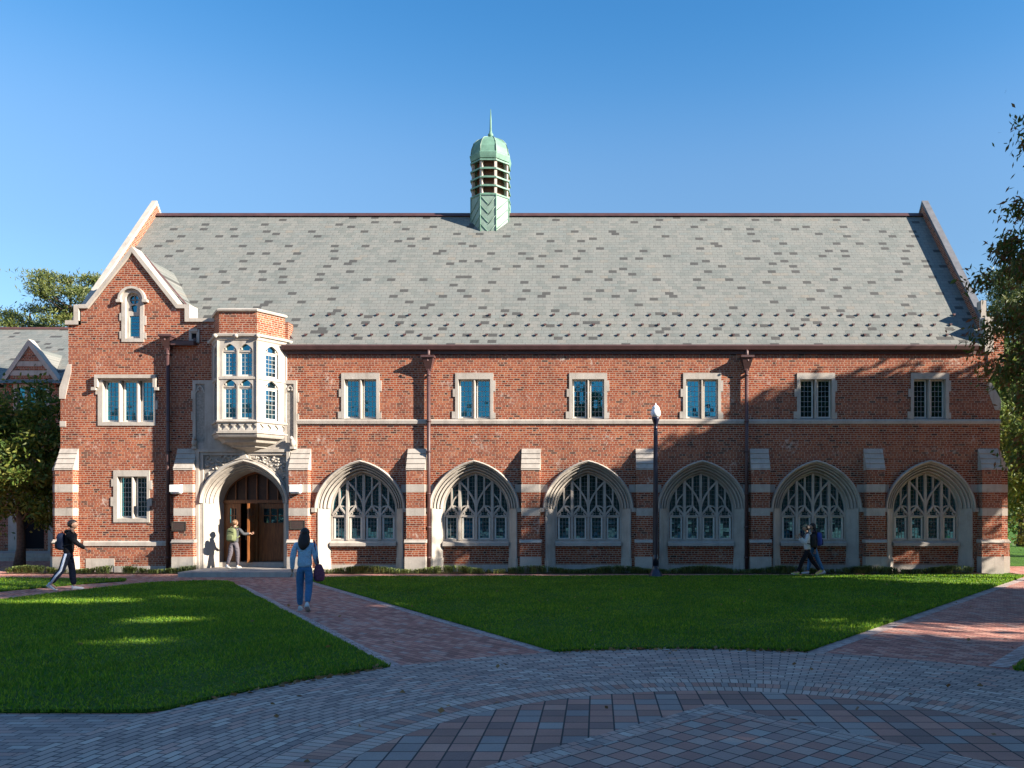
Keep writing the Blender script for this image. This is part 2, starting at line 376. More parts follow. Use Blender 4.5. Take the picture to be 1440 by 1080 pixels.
def thing(name, label, cat, loc=(0, 0, 0), rotz=0, group=None):
    o = bpy.data.objects.new(name, None); COL.objects.link(o); o.empty_display_size = .2
    o.location = loc; o.rotation_euler = (0, 0, rotz); WO[o.name] = Vector(loc); return tag(o, label, cat, group)
def tag(o, label=None, cat=None, group=None, kind=None):
    if label: o['label'] = label
    if cat: o['category'] = cat
    if group: o['group'] = group
    if kind: o['kind'] = kind
    return o
def copy_part(o, d, parent):
    c = o.copy(); COL.objects.link(c); c.parent = parent; c.location = o.location+Vector(d)
    for ch in list(o.children):
        k = ch.copy(); COL.objects.link(k); k.parent = c
    return c
def arch_pts(cx, half, spring, rise, k=.18, n=12):
    P = []
    for i in range(2*n+1):
        t = -math.cos(math.pi*i/(2*n)); a = abs(t)
        P.append((cx+half*t, spring+rise*((1-k)*math.sqrt(max(0, 1-a*a))+k*(1-a))))
    return P
def arch_loop(cx, half, base, spring, rise, k=.18, n=12):
    return [(cx-half, base)]+arch_pts(cx, half, spring, rise, k, n)+[(cx+half, base)]
def sweep_arch(mb, cx, half, spring, rise, prof, mat, k=.18, n=14, extra=None):
    """prof: list of (offset from half, y); concentric with the arch"""
    m = len(prof); rows = []
    for (d, y) in prof: rows.append([(p[0], y, p[1]) for p in arch_pts(cx, half+d, spring, rise+d, k, n)])
    vs = []; fs = []
    N = len(rows[0])
    for i in range(N):
        for r in rows: vs.append(r[i])
    for i in range(N-1):
        for j in range(m-1): fs.append((i*m+j, i*m+j+1, (i+1)*m+j+1, (i+1)*m+j))
    mb.add(vs, fs, mat)
F = 27.0; SC = FPX/F
def X(px, y=F): return (px-840)/FPX*y
def Z(py, y=F): return CH+(718-py)/FPX*y

# ================================================================== THE HALL
hall = thing('brick_hall', 'long red brick collegiate hall with grey slate roof, pointed arch windows and stone entrance', 'building', (-2.4, F, 0))
P0x, P3x, OD = -12.75, -10.32, .90        # oriel attachment and depth
AC0 = X(507); PITCH = 3.775
XL, XR = X(94), X(1393)
# ---- front wall
gab = [(XL+.05, Z(457)), (X(114), Z(457)), (X(114), Z(434)), (X(126), Z(434)), (X(187), Z(357)), (X(247), Z(434)), (X(259), Z(434)), (X(259), Z(453)), (X(405), Z(453)), (X(405), 7.50), (XR, 7.50)]
outer = [(X(85), -.5), (X(85), Z(545)), (XL+.05, Z(513))]+gab+[(XR, Z(540)), (X(1406), Z(560)), (X(1406), -.5)]
holes = []
for i in range(6):
    holes.append(arch_loop(AC0+i*PITCH, 1.43, -.4, 2.12, 1.52))
PCX = -11.67
holes.append(arch_loop(PCX, 1.40, -.4, 2.3, 1.36))
def rect(x0, x1, z0, z1): return [(x0, z0), (x0, z1), (x1, z1), (x1, z0)]
UW = (AC0-.53, AC0+.53, 5.09, Z(533.3))
for i in range(6): holes.append(rect(UW[0]+i*PITCH-.04, UW[1]+i*PITCH+.04, UW[2]+.02-.025, UW[3]+.04))
W3 = (X(145), X(216.5), Z(594), Z(535)); W2 = (X(165.5), X(207), Z(729.5), Z(670))
holes.append(rect(W3[0]-.04, W3[1]+.03, W3[2]-.04, W3[3]+.04)); holes.append(rect(W2[0]-.04, W2[1]+.04, W2[2]-.04, W2[3]+.04))
LCX = X(187.2)
LAN = arch_loop(LCX, .245, Z(476), Z(422), .24, 0, 8); holes.append(arch_loop(LCX, .275, Z(476)-.03, Z(422), .27, 0, 8))
mb = MB(); mb.plate(outer, holes, F, F+.45, 'brick')
# east and west gable walls (brick), rear wall
YR, ZR, SL = 32.2, 13.72, 1.174
def zroof(y): return ZR-abs(y-YR)*SL
YB = 2*YR-F
def gable_poly(off): return [(F+.45, -.5), (F+.45, zroof(F+.45)+off), (YR, ZR+off), (YB, zroof(YB)+off), (YB, -.5)]
mb.plate([(F+.45, -.5), (F+.45, 7.9), (F+.45, zroof(F+.45)+.42), (YR, ZR+.42), (YB, zroof(YB)+.42), (YB, -.5)], [], XL, XL+.17, 'brick', 'x')
mb.plate([(F+.45, -.5), (F+.45, zroof(F+.45)+.42), (YR, ZR+.42), (YB, zroof(YB)+.42), (YB, -.5)], [], XR-.19, XR, 'brick', 'x')
mb.box(X(85), XL, F+.45, F+1.2, -.5, Z(540), 'brick'); mb.box(XR, X(1406), F+.45, F+1.2, -.5, Z(560), 'brick')
mb.box(XL+.42, XR-.42, YB-.4, YB, -.5, 7.4, 'brick')
mb.build('wall', hall)
# ---- stone copings
def coping(mb, pts, th, y0, y1, mat):
    n = len(pts); off = []
    for i in range(n):
        a = Vector(pts[max(i-1, 0)]); p = Vector(pts[i]); b = Vector(pts[min(i+1, n-1)])
        d1 = (p-a).normalized() if i else (b-p).normalized(); d2 = (b-p).normalized() if i < n-1 else d1
        n1 = Vector((-d1.y, d1.x)); n2 = Vector((-d2.y, d2.x)); m = (n1+n2); m = m/max(.3, m.dot(n1)) if m.length > 1e-6 else n1
        off.append((p.x+m.x*th, p.y+m.y*th))
    mb.plate(list(pts)+off[::-1], [], y0, y1, mat)
mb = MB()
lp = [(XL-.02, Z(457)), (X(112), Z(457)), (X(112), Z(434)), (X(124.5), Z(434)), (X(187), Z(355.5)), (X(249), Z(434)), (X(261), Z(434)), (X(261), Z(453)), (P0x-.02, Z(453))]
coping(mb, [lp[0], lp[1]], .14, F-.07, F+.5, 'stone_fine')
mb.box(X(112)-.16, X(112), F-.068, F+.495, Z(457), Z(429), 'stone_fine')
coping(mb, [(X(112)+.002, Z(434)), lp[3]], .13, F-.07, F+.5, 'stone_fine')
coping(mb, lp[3:6], .125, F-.072, F+.502, 'stone_fine')
coping(mb, [lp[5], lp[6]], .13, F-.07, F+.5, 'stone_fine')
mb.box(X(261), X(261)+.16, F-.068, F+.495, Z(453), Z(428.6), 'stone_fine')
mb.box(X(261)+.162, P0x+.3, F-.07, F+.5, Z(453), Z(448), 'stone_fine')
mb.blob((XL-.02, F+.2, Z(454)), (.07, .26, .07), 'stone_fine')
mb.build('gable_coping', hall)
for side, x0, x1 in ((0, XL-.02, XL+.18), (1, XR-.21, XR+.04)):
    mb = MB()
    def cp(y): return zroof(y)+.42
    A = [(F+.30, cp(F+.30)), (YR, cp(YR)), (YB, cp(YB))]
    B = [(YB, cp(YB)+.13), (YR, cp(YR)+.17), (F+.30, cp(F+.30)+.13)]
    mb.plate(A+B, [], x0, x1, 'coping_dark' if side else 'stone_fine', 'x')
    if side:   # stepped kneeler
        mb.box(x0-.02, x1+.02, F-.10, F+.30, 7.30, 8.45, 'stone_fine')
        mb.box(x0+.04, x1-.04, F+.305, F+.62, 8.3, 9.1, 'stone_fine')
        mb.box(x0+.1, x1+.24, F-.02, F+.5, 7.0, 7.296, 'stone_fine')
    mb.build('rake_coping', hall)
mb = MB(); mb.box(XR-.10, XR+.42, F-.04, F+.5, 6.6, 8.05, 'brick'); mb.box(XR-.13, XR+.45, F-.07, F+.53, 8.053, 8.17, 'stone_fine')
mb.build('corner_pier', hall)
# ---- roof
EY = F-.11; EZ = zroof(EY)
mb = MB()
x0, x1 = XL+.17, XR-.19
xo = -10.40
mb.add([(xo, EY, EZ), (x1, EY, EZ), (x1, YR, ZR), (x0, YR, ZR), (x0, F+.46, zroof(F+.46)), (xo, F+.46, zroof(F+.46)),
        (x0, YR, ZR-.1), (x0, 2*YR-EY, EZ), (x1, 2*YR-EY, EZ)], [(0, 1, 2, 3, 4, 5), (3, 2, 8, 7)], 'slate')
mb.add([(xo, EY, EZ-.02), (x1, EY, EZ-.02), (x1, F, EZ-.02), (xo, F, EZ-.02)], [(0, 1, 2, 3)], 'copper_brown')
# small cross roof of the wing gable
gx = X(187); gz = Z(352); gy = YR-(ZR-gz)/SL
for sgn in (-1, 1):
    ex = gx+sgn*1.55; ez = gz-1.55*1.18; ey = YR-(ZR-ez)/SL
    mb.add([(gx, F+.5, gz-.02), (ex, F+.5, ez), (ex, ey, ez), (gx, gy, gz)], [(0, 1, 2, 3)], 'slate')
roof = mb.build('roof', hall, normals=False)
mb = MB(); mb.plate([(YR-.14, ZR-.06), (YR, ZR+.10), (YR+.14, ZR-.06)], [], x0+.01, x1-.01, 'copper_brown', 'x'); mb.build('ridge_cap', roof)
mb = MB()   # valley and gable flashing
mb.add([(gx+.05, F+.46, gz+.03), (gx+1.62, F+.46, gz+.03-1.57*1.18), (gx+1.62, F+.62, gz+.06-1.57*1.18), (gx+.05, F+.62, gz+.06)], [(0, 1, 2, 3)], 'copper_brown')
mb.build('flashing', roof); mb = MB(); mb.plate([(-10.33, 7.58), (-10.33, 7.98), (-9.98, 7.62), (-9.98, 7.58)], [], EY+.25, F+.9, 'copper_brown')
mb.build('flashing', roof)
# snow guards
mb = MB(); mb.add([(-.045, -.02, 0), (.045, -.02, 0), (.05, .03, .06), (-.05, .03, .06), (-.012, -.07, -.02), (.012, -.07, -.02), (.05, -.035, .055), (-.05, -.035, .055)],
       [(0, 1, 5, 4), (3, 2, 1, 0), (7, 6, 2, 3), (4, 5, 6, 7)], 'copper_brown')
sg_pts = []
for r_ in range(3):
    for k in range(44):
        xx = -9.75+k*.55+(r_ % 2)*.275
        if xx < XR-.6: yy = EY+.35+r_*.36; sg_pts.append(Vector((xx, yy, zroof(yy)+.012)))
g0 = mb.build('snow_guard', roof, origin=(0, 0, 0)); g0.location = sg_pts[0]-WO[roof.name]
for p in sg_pts[1:99]:
    c = g0.copy(); COL.objects.link(c); c.parent = roof; c.location = p-WO[roof.name]
mbr = MB()
for p in sg_pts[99:]: mbr.T = Matrix.Translation(p); mbr.add([v for v in mb.v], mb.f, 'copper_brown')
tag(mbr.build('snow_guard_rows', roof), kind='stuff')
# gutter
mb = MB()
gp = [(EY-.11, EZ+.03), (EY-.13, EZ-.02), (EY-.09, EZ-.13), (EY+.02, EZ-.15), (EY+.02, EZ-.02), (EY-.02, EZ-.02), (EY-.03, EZ-.10), (EY-.08, EZ-.09), (EY-.10, EZ+.03)]
mb.plate(gp, [], xo, XR-.50, 'copper_brown', 'x')
mb.box(xo, XR-.5, F-.06, F-.01, EZ-.26, EZ-.151, 'copper_brown')
mb.build('gutter', hall)
mb = MB(); mb.box(X(245), X(277), F-.24, F-.08, Z(487), Z(481), 'copper_brown'); mb.box(X(274), X(277), F-.1, F+.1, Z(486), Z(476), 'copper_brown')
mb.build('gutter', hall)
mb = MB(); sx0, sx1, sz0, sz1 = X(266.5), X(281), Z(482), Z(464)
mb.plate(rect(sx0, sx1, sz0, sz1), [rect(sx0+.09, sx1-.09, sz0+.10, sz1-.12)], F-.05, F-.002, 'stone_plain')
mb.box(sx0+.05, sx1-.05, F-.09, F-.052, sz1-.07, sz1+.03, 'stone_plain'); mb.box(sx0+.09, sx1-.09, F-.008, F-.003, sz0+.1, sz1-.12, 'dark_void')
mb.build('scupper_niche', hall)
# downspouts
def downspout(cx, ztop, zhead, zbot=.05, elbow=True):
    mb = MB(); pts = []
    if elbow: pts = [(cx, EY-.03, ztop), (cx, F-.17, ztop-.10), (cx, F-.19, zhead)]
    if pts: mb.tube(pts, .055, 'copper_brown')
    mb.tube([(cx, F-.13, zhead-.30), (cx, F-.13, zbot)], .062, 'copper_brown', 10)
    for zz in (zhead-.5, 5.0, 4.0, 2.6, 1.5, .5): mb.lathe(cx, F-.13, [(.06, zz-.03), (.075, zz-.03), (.075, zz+.03), (.06, zz+.03)], 'copper_brown', 10); mb.box(cx-.07, cx+.07, F-.10, F+.01, zz-.02, zz+.02, 'copper_brown')
    d = mb.build('downspout', hall)
    hb = MB()
    def ring(hw, y0, z): return [(cx-hw, y0, z), (cx+hw, y0, z), (cx+hw, F-.01, z), (cx-hw, F-.01, z)]
    L = [ring(.07, F-.18, zhead-.36), ring(.08, F-.19, zhead-.30), ring(.185, F-.33, zhead+.04), ring(.215, F-.36, zhead+.05), ring(.215, F-.36, zhead+.12), ring(.17, F-.32, zhead+.12)]
    vs = [p for l in L for p in l]; fs = [(0, 1, 2, 3)[::-1]]
    for i in range(len(L)-1):
        for k in range(4): fs.append((4*i+k, 4*i+(k+1) % 4, 4*i+4+(k+1) % 4, 4*i+4+k))
    fs.append((20, 21, 22, 23)); hb.add(vs, fs, 'copper_brown')
    hb.blob((cx, F-.355, zhead-.06), (.045, .02, .05), 'copper_brown'); hb.build('rainwater_head', d)
downspout(X(604), EZ-.12, Z(507)); downspout(X(1049), EZ-.12, Z(507)); downspout(X(239), 7, Z(478), elbow=False)

# ---- windows with casements
def casement(win, x0, x1, z0, z1, yf, nx, nz, T=None, fr=.045, lead='lead', head=None):
    mb = MB(); mb.T = T
    mb.plate(rect(x0, x1, z0, z1), [rect(x0+fr, x1-fr, z0+fr, z1-fr)], yf, yf+.04, 'casement_paint'); o = WO[win.name]
    mb.build('casement', win, origin=o)
    mb = MB(); mb.T = T
    a0, a1, b0, b1 = x0+fr, x1-fr, z0+fr, z1-fr
    mb.add([(a0, yf+.03, b0), (a1, yf+.03, b0), (a1, yf+.03, b1), (a0, yf+.03, b1)], [(0, 1, 2, 3)], 'glass')
    for i in range(1, nx): xx = a0+(a1-a0)*i/nx; mb.box(xx-.006, xx+.006, yf+.018, yf+.0295, b0, b1, lead)
    for i in range(1, nz): zz = b0+(b1-b0)*i/nz; mb.box(a0, a1, yf+.019, yf+.029, zz-.007, zz+.007, lead)
    mb.build('pane', win, origin=o)
def mullioned(name, box, n, yin, sur, nibs=(), hood=False, sill=.05, mw=.10, nx=3, nz=8):
    x0, x1, z0, z1 = box; l, r, b, t = sur
    mb = MB(); org = ((x0+x1)/2, F, z0)
    holes = []; lw = ((x1-x0)-mw*(n-1))/n; L = []
    for i in range(n):
        a = x0+i*(lw+mw); holes.append(rect(a, a+lw, z0, z1)); L.append((a, a+lw))
    # surround sits 3 cm proud and lines the reveal
    mb.plate(rect(x0-l, x1+r, z0-b, z1+t), [rect(x0, x1, z0, z1)], F-.03, F+.20, 'stone_fine')
    for i in range(n-1):
        m0 = L[i][1]; m1 = L[i+1][0]; c_ = (m0+m1)/2
        mb.plate([(m0+.02, F+.03), (c_-.018, F-.01), (c_+.018, F-.01), (m1-.02, F+.03), (m1-.02, F+.19), (m0+.02, F+.19)], [], z0-.001, z1+.001, 'stone_fine', 'z')
    # sloped sill
    mb.add([(x0+.001, F-.028, z0+.004), (x1-.001, F-.028, z0+.004), (x1-.001, F+.15, z0+.05), (x0+.001, F+.15, z0+.05)], [(0, 1, 2, 3)], 'stone_fine')
    for (s_, za, zb, w_) in nibs:
        if s_ < 0: mb.box(x0-l-w_, x0-l, F-.028, F+.05, za, zb, 'stone_fine')
        else: mb.box(x1+r, x1+r+w_, F-.028, F+.05, za, zb, 'stone_fine')
    if hood:
        hx0, hx1, hz = x0-l-.06, x1+r+.06, z1+t
        mb.box(hx0, hx1, F-.13, F-.031, hz-.04, hz+.07, 'stone_fine')
        for hx in (hx0, hx1-.10): mb.box(hx, hx+.10, F-.125, F-.0305, hz-.34, hz-.041, 'stone_fine')
        for hx in (hx0-.10, hx1-.04): mb.box(hx, hx+.14, F-.14, F-.0305, hz-.44, hz-.342, 'stone_fine')
    w = mb.build(name, hall, origin=org)
    for (a, b_) in L: casement(w, a+.015, b_-.015, z0+.04, z1-.003, F+.13, nx, nz)
    return w
w0 = mullioned('window', UW, 2, .2, (.10, .10, .0, .20), nibs=((-1, 5.1, 5.33, .11), (-1, 5.82, 6.08, .08), (1, 5.1, 5.30, .07), (1, 6.0, 6.36, .07)), nx=3, nz=7)
for i in range(1, 6): copy_part(w0, (i*PITCH, 0, 0), hall)
mullioned('window', W3, 3, .2, (.16, .06, .11, .10), nibs=((-1, 5.9, 6.2, .08), (1, 5.4, 5.7, .07)), hood=True, mw=.13, nx=3, nz=8)
mullioned('window', W2, 2, .2, (.13, .09, .12, .20), nibs=((-1, 2.2, 2.5, .09), (-1, 2.85, 3.1, .07), (1, 2.2, 2.45, .07), (1, 2.75, 3.05, .08)), nx=3, nz=8)
# lancet
mb = MB(); zl0, zl1 = Z(476), Z(422)
mb.plate(arch_loop(LCX, .37, zl0-.12, zl1, .36, 0, 8), [LAN], F-.03, F+.18, 'stone_fine')
mb.plate(LAN, [[(LCX+.15*math.cos(t), zl1+.03+.15*math.sin(t)) for t in [i*math.pi/8 for i in range(16)]], rect(LCX-.16, LCX+.16, zl0+.08, Z(443.5)), [(LCX-.07, zl1-.38), (LCX-.1, zl1-.18), (LCX, zl1-.14), (LCX+.1, zl1-.18), (LCX+.07, zl1-.38)]], F+.07, F+.12, 'stone_fine')
sweep_arch(mb, LCX, .37, zl1, .36, [(0, F-.03), (0, F-.12), (.08, F-.12), (.08, F)], 'stone_fine', 0)
for sx in (-.50, .36): mb.box(LCX+sx, LCX+sx+.16, F-.13, F, zl1-.09, zl1, 'stone_fine')
for s_, za, zb in ((-1, 7.75, 8.0), (1, 7.75, 7.95), (1, 8.2, 8.5), (-1, 8.35, 8.6)): mb.box(LCX+s_*.40-.04, LCX+s_*.40+.04, F-.025, F+.05, za, zb, 'stone_fine')
lw = mb.build('window', hall, origin=(LCX, F, zl0))
mb = MB(); mb.plate(arch_loop(LCX, .24, zl0, zl1, .235, 0, 8), [], F+.125, F+.14, 'glass')
for i in range(1, 6): zz = zl0+.1+i*.115; mb.box(LCX-.13, LCX+.13, F+.116, F+.1245, zz-.006, zz+.006, 'lead_dark')
mb.box(LCX-.02, LCX+.02, F+.1, F+.1245, zl1-.12, zl1+.18, 'lead_dark'); mb.box(LCX-.14, LCX+.14, F+.101, F+.1243, zl1+.01, zl1+.05, 'lead_dark')
mb.build('pane', lw)

# ---- the arched windows
H0 = 1.51; SP = 2.12; RI = 1.60
def arched_window(cx):
    org = (cx, F, 0); mb = MB(); st = 'stone_fine'
    prof = [(0, F+.01), (0, F-.10), (-.035, F-.13), (-.075, F-.10), (-.085, F-.02), (-.12, F-.02), (-.125, F+.09), (-.145, F+.10), (-.16, F+.02), (-.19, F+.03), (-.215, F+.17), (-.235, F+.18), (-.25, F+.09), (-.28, F+.10), (-.31, F+.28), (-.33, F+.28), (-.345, F+.20), (-.37, F+.21), (-.40, F+.35), (-.40, F+.5)]
    sweep_arch(mb, cx, H0, SP, RI, prof, st)
    jp = [(-.09, F+.01), (-.09, F-.02), (-.12, F-.02), (-.16, F+.02), (-.37, F+.33), (-.40, F+.35), (-.40, F+.5)]
    for s_ in (-1, 1):
        vs = []; fs = []
        for (d, y) in jp: xx = cx+s_*(H0+d); vs += [(xx, y, -.05), (xx, y, SP)]
        for i in range(len(jp)-1): fs.append((2*i, 2*i+2, 2*i+3, 2*i+1))
        mb.add(vs, fs, st)
        # top cover of the jamb, label stop
        mb.add([(cx+s_*(H0+d), y, SP-.002) for d, y in jp], [tuple(range(len(jp)))], st)
        mb.box(cx+s_*H0-.075, cx+s_*H0+.06, F-.14, F+.01, SP-.12, SP+.02, st)
        # base block
        mb.plate([(cx+s_*(H0-.07), F+.01), (cx+s_*(H0-.07), F-.05), (cx+s_*(H0-.14), F-.05), (cx+s_*(H0-.40), F+.26), (cx+s_*(H0-.42), F+.34), (cx+s_*(H0-.42), F+.4)], [], -.05, .46, st, 'z')
    w = mb.build('arched_window', hall, origin=org)
    # sill, apron
    hi = H0-.405
    mb = MB(); mb.box(cx-hi, cx+hi, F+.36, F+.6, .24, .86, 'brick'); mb.box(cx-hi, cx+hi, F+.35, F+.6, -.05, .24, 'stone_plain'); mb.build('apron', w)
    mb = MB(); mb.plate([(F+.24, .86), (F+.24, .96), (F+.40, 1.04), (F+.7, 1.04), (F+.7, .86)], [], cx-hi, cx+hi, st, 'x'); mb.build('sill', w)
    # tracery
    mb = MB(); y0, y1 = F+.36, F+.50; yl, yh = F+.375, F+.49
    ri = RI-.405
    mb.plate(arch_loop(cx, hi, 1.04, SP, ri), [arch_loop(cx, hi-.055, 1.10, SP, ri-.055)], y0+.02, y1, st)
    P = .545
    def top(u): 
        t = min(1, abs(u)/hi); return SP+ri*(.82*math.sqrt(1-t*t)+.18*(1-t))-.02
    for u in (-P, 0, P): mb.ribbon([(cx+u, 1.05), (cx+u, top(u))], .085, y0-.01, y1-.001, st)
    for u in (-.82, -.27, .27, .82): mb.ribbon([(cx+u, 2.20), (cx+u, top(u))], .055, yl, yh, st)
    for c_ in (-.818, -.273, .273, .818):
        hw = .235
        ap = []
        for i in range(9):
            t = i/8; ap.append((cx+c_-hw+hw*t, 1.90+.21*math.sin(t*math.pi/2)**.9+.11*t**4))
        mb.ribbon(ap, .06, yl-.01, yh-.003, st); mb.ribbon([(2*(cx+c_)-p[0], p[1]) for p in ap], .06, yl-.012, yh-.004, st)
        # cusps
        for s_ in (-1, 1):
            mb.ribbon([(cx+c_+s_*.20, 1.87), (cx+c_+s_*.11, 1.93), (cx+c_+s_*.135, 2.01)], .035, yl+.02, yh-.02, st)
            mb.ribbon([(cx+c_+s_*.15, 2.05), (cx+c_+s_*.05, 2.03), (cx+c_+s_*.03, 2.12)], .03, yl+.021, yh-.021, st)
        mb.ribbon([(cx+c_-hw-.02, 1.865), (cx+c_+hw+.02, 1.865)], .05, yl+.006, yh-.006, st)
    for s_ in (-1, 1):   # the big Y and the feet of the half mullions
        pts = [(cx+s_*(.015+.55*(t/8)**1.55), 2.14+.90*(t/8)**.9) for t in range(9)]; mb.ribbon(pts, .055, y0-.005, y1-.006, st)
        mb.ribbon([(cx+s_*(P-.02), 2.05), (cx+s_*(P-.05), 2.14), (cx+s_*(P-.13), 2.19), (cx+s_*(P-.25), 2.21)], .045, yl+.005, yh-.009, st)
        mb.ribbon([(cx+s_*(P+.02), 2.05), (cx+s_*(P+.05), 2.14), (cx+s_*(P+.13), 2.19), (cx+s_*(P+.25), 2.21)], .045, yl+.007, yh-.011, st)
        mb.ribbon([(cx+s_*(P+.28), 2.20), (cx+s_*(P+.20), 2.42), (cx+s_*(P+.03), 2.62)], .04, yl+.004, yh-.008, st)
    mb.build('tracery', w)
    for c_ in (-.818, -.273, .273, .818): casement(w, cx+c_-.205, cx+c_+.205, 1.07, 1.86, F+.42, 3, 5, fr=.055, lead='lead_dark')
    mb = MB(); lo = arch_loop(cx, hi-.03, 1.865, SP, ri-.03); mb.plate(lo, [], F+.455, F+.465, 'glass')
    for k in range(12):
        zz = 1.95+k*.13
        t = 0 if zz < SP else (zz-SP)/ri
        ww = (hi-.06)*math.sqrt(max(0.0, 1-t*t))*.96
        if ww > .1: mb.box(cx-ww, cx+ww, F+.446, F+.4545, zz-.005, zz+.005, 'lead_dark')
    for k in range(-8, 9):
        u = k*.12; mb.box(cx+u-.005, cx+u+.005, F+.447, F+.454, 1.87, top(u)-.05, 'lead_dark')
    mb.build('pane', w)
    return w
aw = arched_window(AC0)
for i in range(1, 6): copy_part(aw, (i*PITCH, 0, 0), hall)

# ---- buttresses
def buttress(cx, w=.60, T=None, d=.30, plinth=True):
    y1 = F+.02; y0 = F-d; x0, x1 = cx-w/2, cx+w/2
    mb = MB(); mb.T = T; mb.box(x0, x1, y0, y1, 1.09, 3.38, 'brick'); mb.box(x0-.04, x1+.04, y0-.05, y1, .53, .99, 'brick')
    o = (cx, F, 0) if T is None else tuple(T @ Vector((cx, F, 0)))
    b = mb.build('buttress', hall, origin=o)
    mb = MB(); mb.T = T   # weathered cap in four lapped courses
    n = 4; zt, zb = 4.10, 3.38
    prof = [(F+.02, zt+.0)]
    for i in range(n):
        za = zt-(zt-zb-.05)*i/n; zc = zt-(zt-zb-.05)*(i+1)/n; ya = F-.03-(d-.03)*i/n; yb = F-.03-(d-.0)*(i+1)/n
        prof += [(ya, za), (yb-.012, zc)]
    prof += [(y0-.03, zb-.02), (F+.02, zb-.02)]
    prof = [(F+.02, zt), (F-.02, zt)]
    for i in range(n):
        za = zt-(zt-zb-.04)*i/n; zc = zt-(zt-zb-.04)*(i+1)/n
        ya = F-.02-(d+.0)*i/n; yb = F-.02-(d+.0)*(i+1)/n
        prof += [(yb-.004, zc+.012), (yb+.018, zc+.0)]
    prof += [(y0-.02, zb-.0), (F+.02, zb-.0)]
    mb.plate(prof, [], x0-.012, x1+.012, 'stone_plain', 'x'); mb.build('weathered_cap', b)
    for za, zc in ((2.66, 2.91), (1.875, 2.13)):
        mb = MB(); mb.T = T; mb.box(x0-.004, x1+.004, y0-.004, y1, za, zc, 'stone_plain'); mb.build('stone_band', b)
    mb = MB(); mb.T = T; mb.plate([(y1, .99), (y0-.08, .99), (y0-.08, 1.02), (y0-.03, 1.05), (y0-.03, 1.075), (y0, 1.10), (y1, 1.10)], [], x0-.06, x1+.06, 'stone_plain', 'x'); mb.build('ledge', b)
    mb = MB(); mb.T = T; mb.box(x0-.045, x1+.045, y0-.056, y1, -.1, .53, 'stone_plain'); mb.build('stone_base', b)
    return b
b0 = buttress(AC0+PITCH/2)
for i in range(1, 5): copy_part(b0, (i*PITCH, 0, 0), hall)
buttress(X(392+32), .62); buttress(X(264), .62)
buttress(X(98), .58); buttress(X(1389), .64)
TL = Matrix.Translation((X(85)+.02, F+.35, 0)) @ Matrix.Rotation(R(-90), 4, 'Z') @ Matrix.Translation((0, -F, 0))
TR = Matrix.Translation((X(1406)-.02, F+.35, 0)) @ Matrix.Rotation(R(90), 4, 'Z') @ Matrix.Translation((0, -F, 0))
buttress(0, .62, TL); buttress(0, .62, TR)
# shoulders of the end walls
for (a, b_, s_) in ((X(85), XL+.05, 1), (X(1406), XR, -1)):
    z0_, z1_ = (Z(546), Z(512)) if s_ > 0 else (Z(562), Z(538))
    mb = MB(); mb.plate([(a-s_*.03, z0_-.35), (a-s_*.03, z0_), (b_-s_*.02, z1_), (b_+s_*.10, z1_), (b_+s_*.10, z1_-.25), (a+s_*.16, z0_-.35)], [], F-.02, F+1.1, 'stone_fine'); mb.build('shoulder_stone', hall)
mb = MB(); mb.box(X(84.5), X(93), F-.02, F+.2, Z(600), Z(592), 'stone_fine')
mb.build('quoin_stone', hall)
# string courses and bands
mb = MB(); za, zb = 4.905, 5.075
mb.plate([(F+.01, za), (F-.05, za+.02), (F-.06, zb-.05), (F-.03, zb), (F+.01, zb)], [], X(418), X(1406)+.01, 'stone_plain', 'x'); mb.build('string_course', hall)
mb = MB(); mb.plate([(F+.01, .87), (F-.04, .88), (F-.04, 1.0), (F+.01, 1.06)], [], X(118), X(247), 'stone_plain', 'x')
mb.box(X(121), X(161), F-.015, F+.01, .02, .46, 'stone_plain'); mb.box(X(161)+.002, X(247), F-.03, F+.01, -.05, .22, 'stone_plain')
mb.build('string_course', hall)
for i in range(6):
    c_ = AC0+i*PITCH; hw = 1.38+.005
    for s_ in (-1, 1):
        e = c_+s_*(PITCH/2-.29); zmid = 2.785
        t = 1-((zmid-SP)/RI)**2; a_ = c_+s_*H0*math.sqrt(max(0, t))*.985
        xs = sorted((a_, e)); mb = MB(); mb.box(xs[0], xs[1], F-.006, F+.01, 2.66, 2.91, 'stone_plain'); mb.build('stone_band', hall)

# ---- the oriel
def oring(o, yoff=0):
    kx = (.59)/.9; dx = o/.836
    a = P0x-dx; b_ = P3x+dx
    return [(a, F), (a+kx*(OD+o), F-OD-o), (b_-kx*(OD+o), F-OD-o), (b_, F)]
def olayers(mb, layers, mat, close=True):
    vs = []; fs = []
    for (z, o) in layers: vs += [(p[0], p[1], z) for p in oring(o)]
    for i in range(len(layers)-1):
        for k in range(3): fs.append((4*i+k, 4*i+k+1, 4*i+k+5, 4*i+k+4))
    n = 4*(len(layers)-1); fs.append((3, 2, 1, 0)); fs.append((n, n+1, n+2, n+3)); mb.add(vs, fs, mat)
mb = MB(); olayers(mb, [(7.74, -.03), (8.43, -.03)], 'brick')
oriel = mb.build('oriel_bay', hall)
mb = MB(); olayers(mb, [(8.43, -.03), (8.44, .03), (8.49, .05), (8.54, -.02)], 'stone_fine'); mb.build('coping', oriel)
mb = MB(); olayers(mb, [(7.50, 0), (7.53, .03), (7.60, .04), (7.63, .10), (7.70, .11), (7.745, -.02)], 'stone_fine')
for p in oring(.10)[1:3]+[((oring(.1)[1][0]+oring(.1)[2][0])/2, F-OD-.1), oring(.1)[3], oring(.1)[0]]: mb.blob((p[0], p[1]+.02, 7.63), (.09, .08, .08), 'stone_fine', 1, .25)
mb.build('cornice', oriel)
ring0 = oring(0)
frames = []
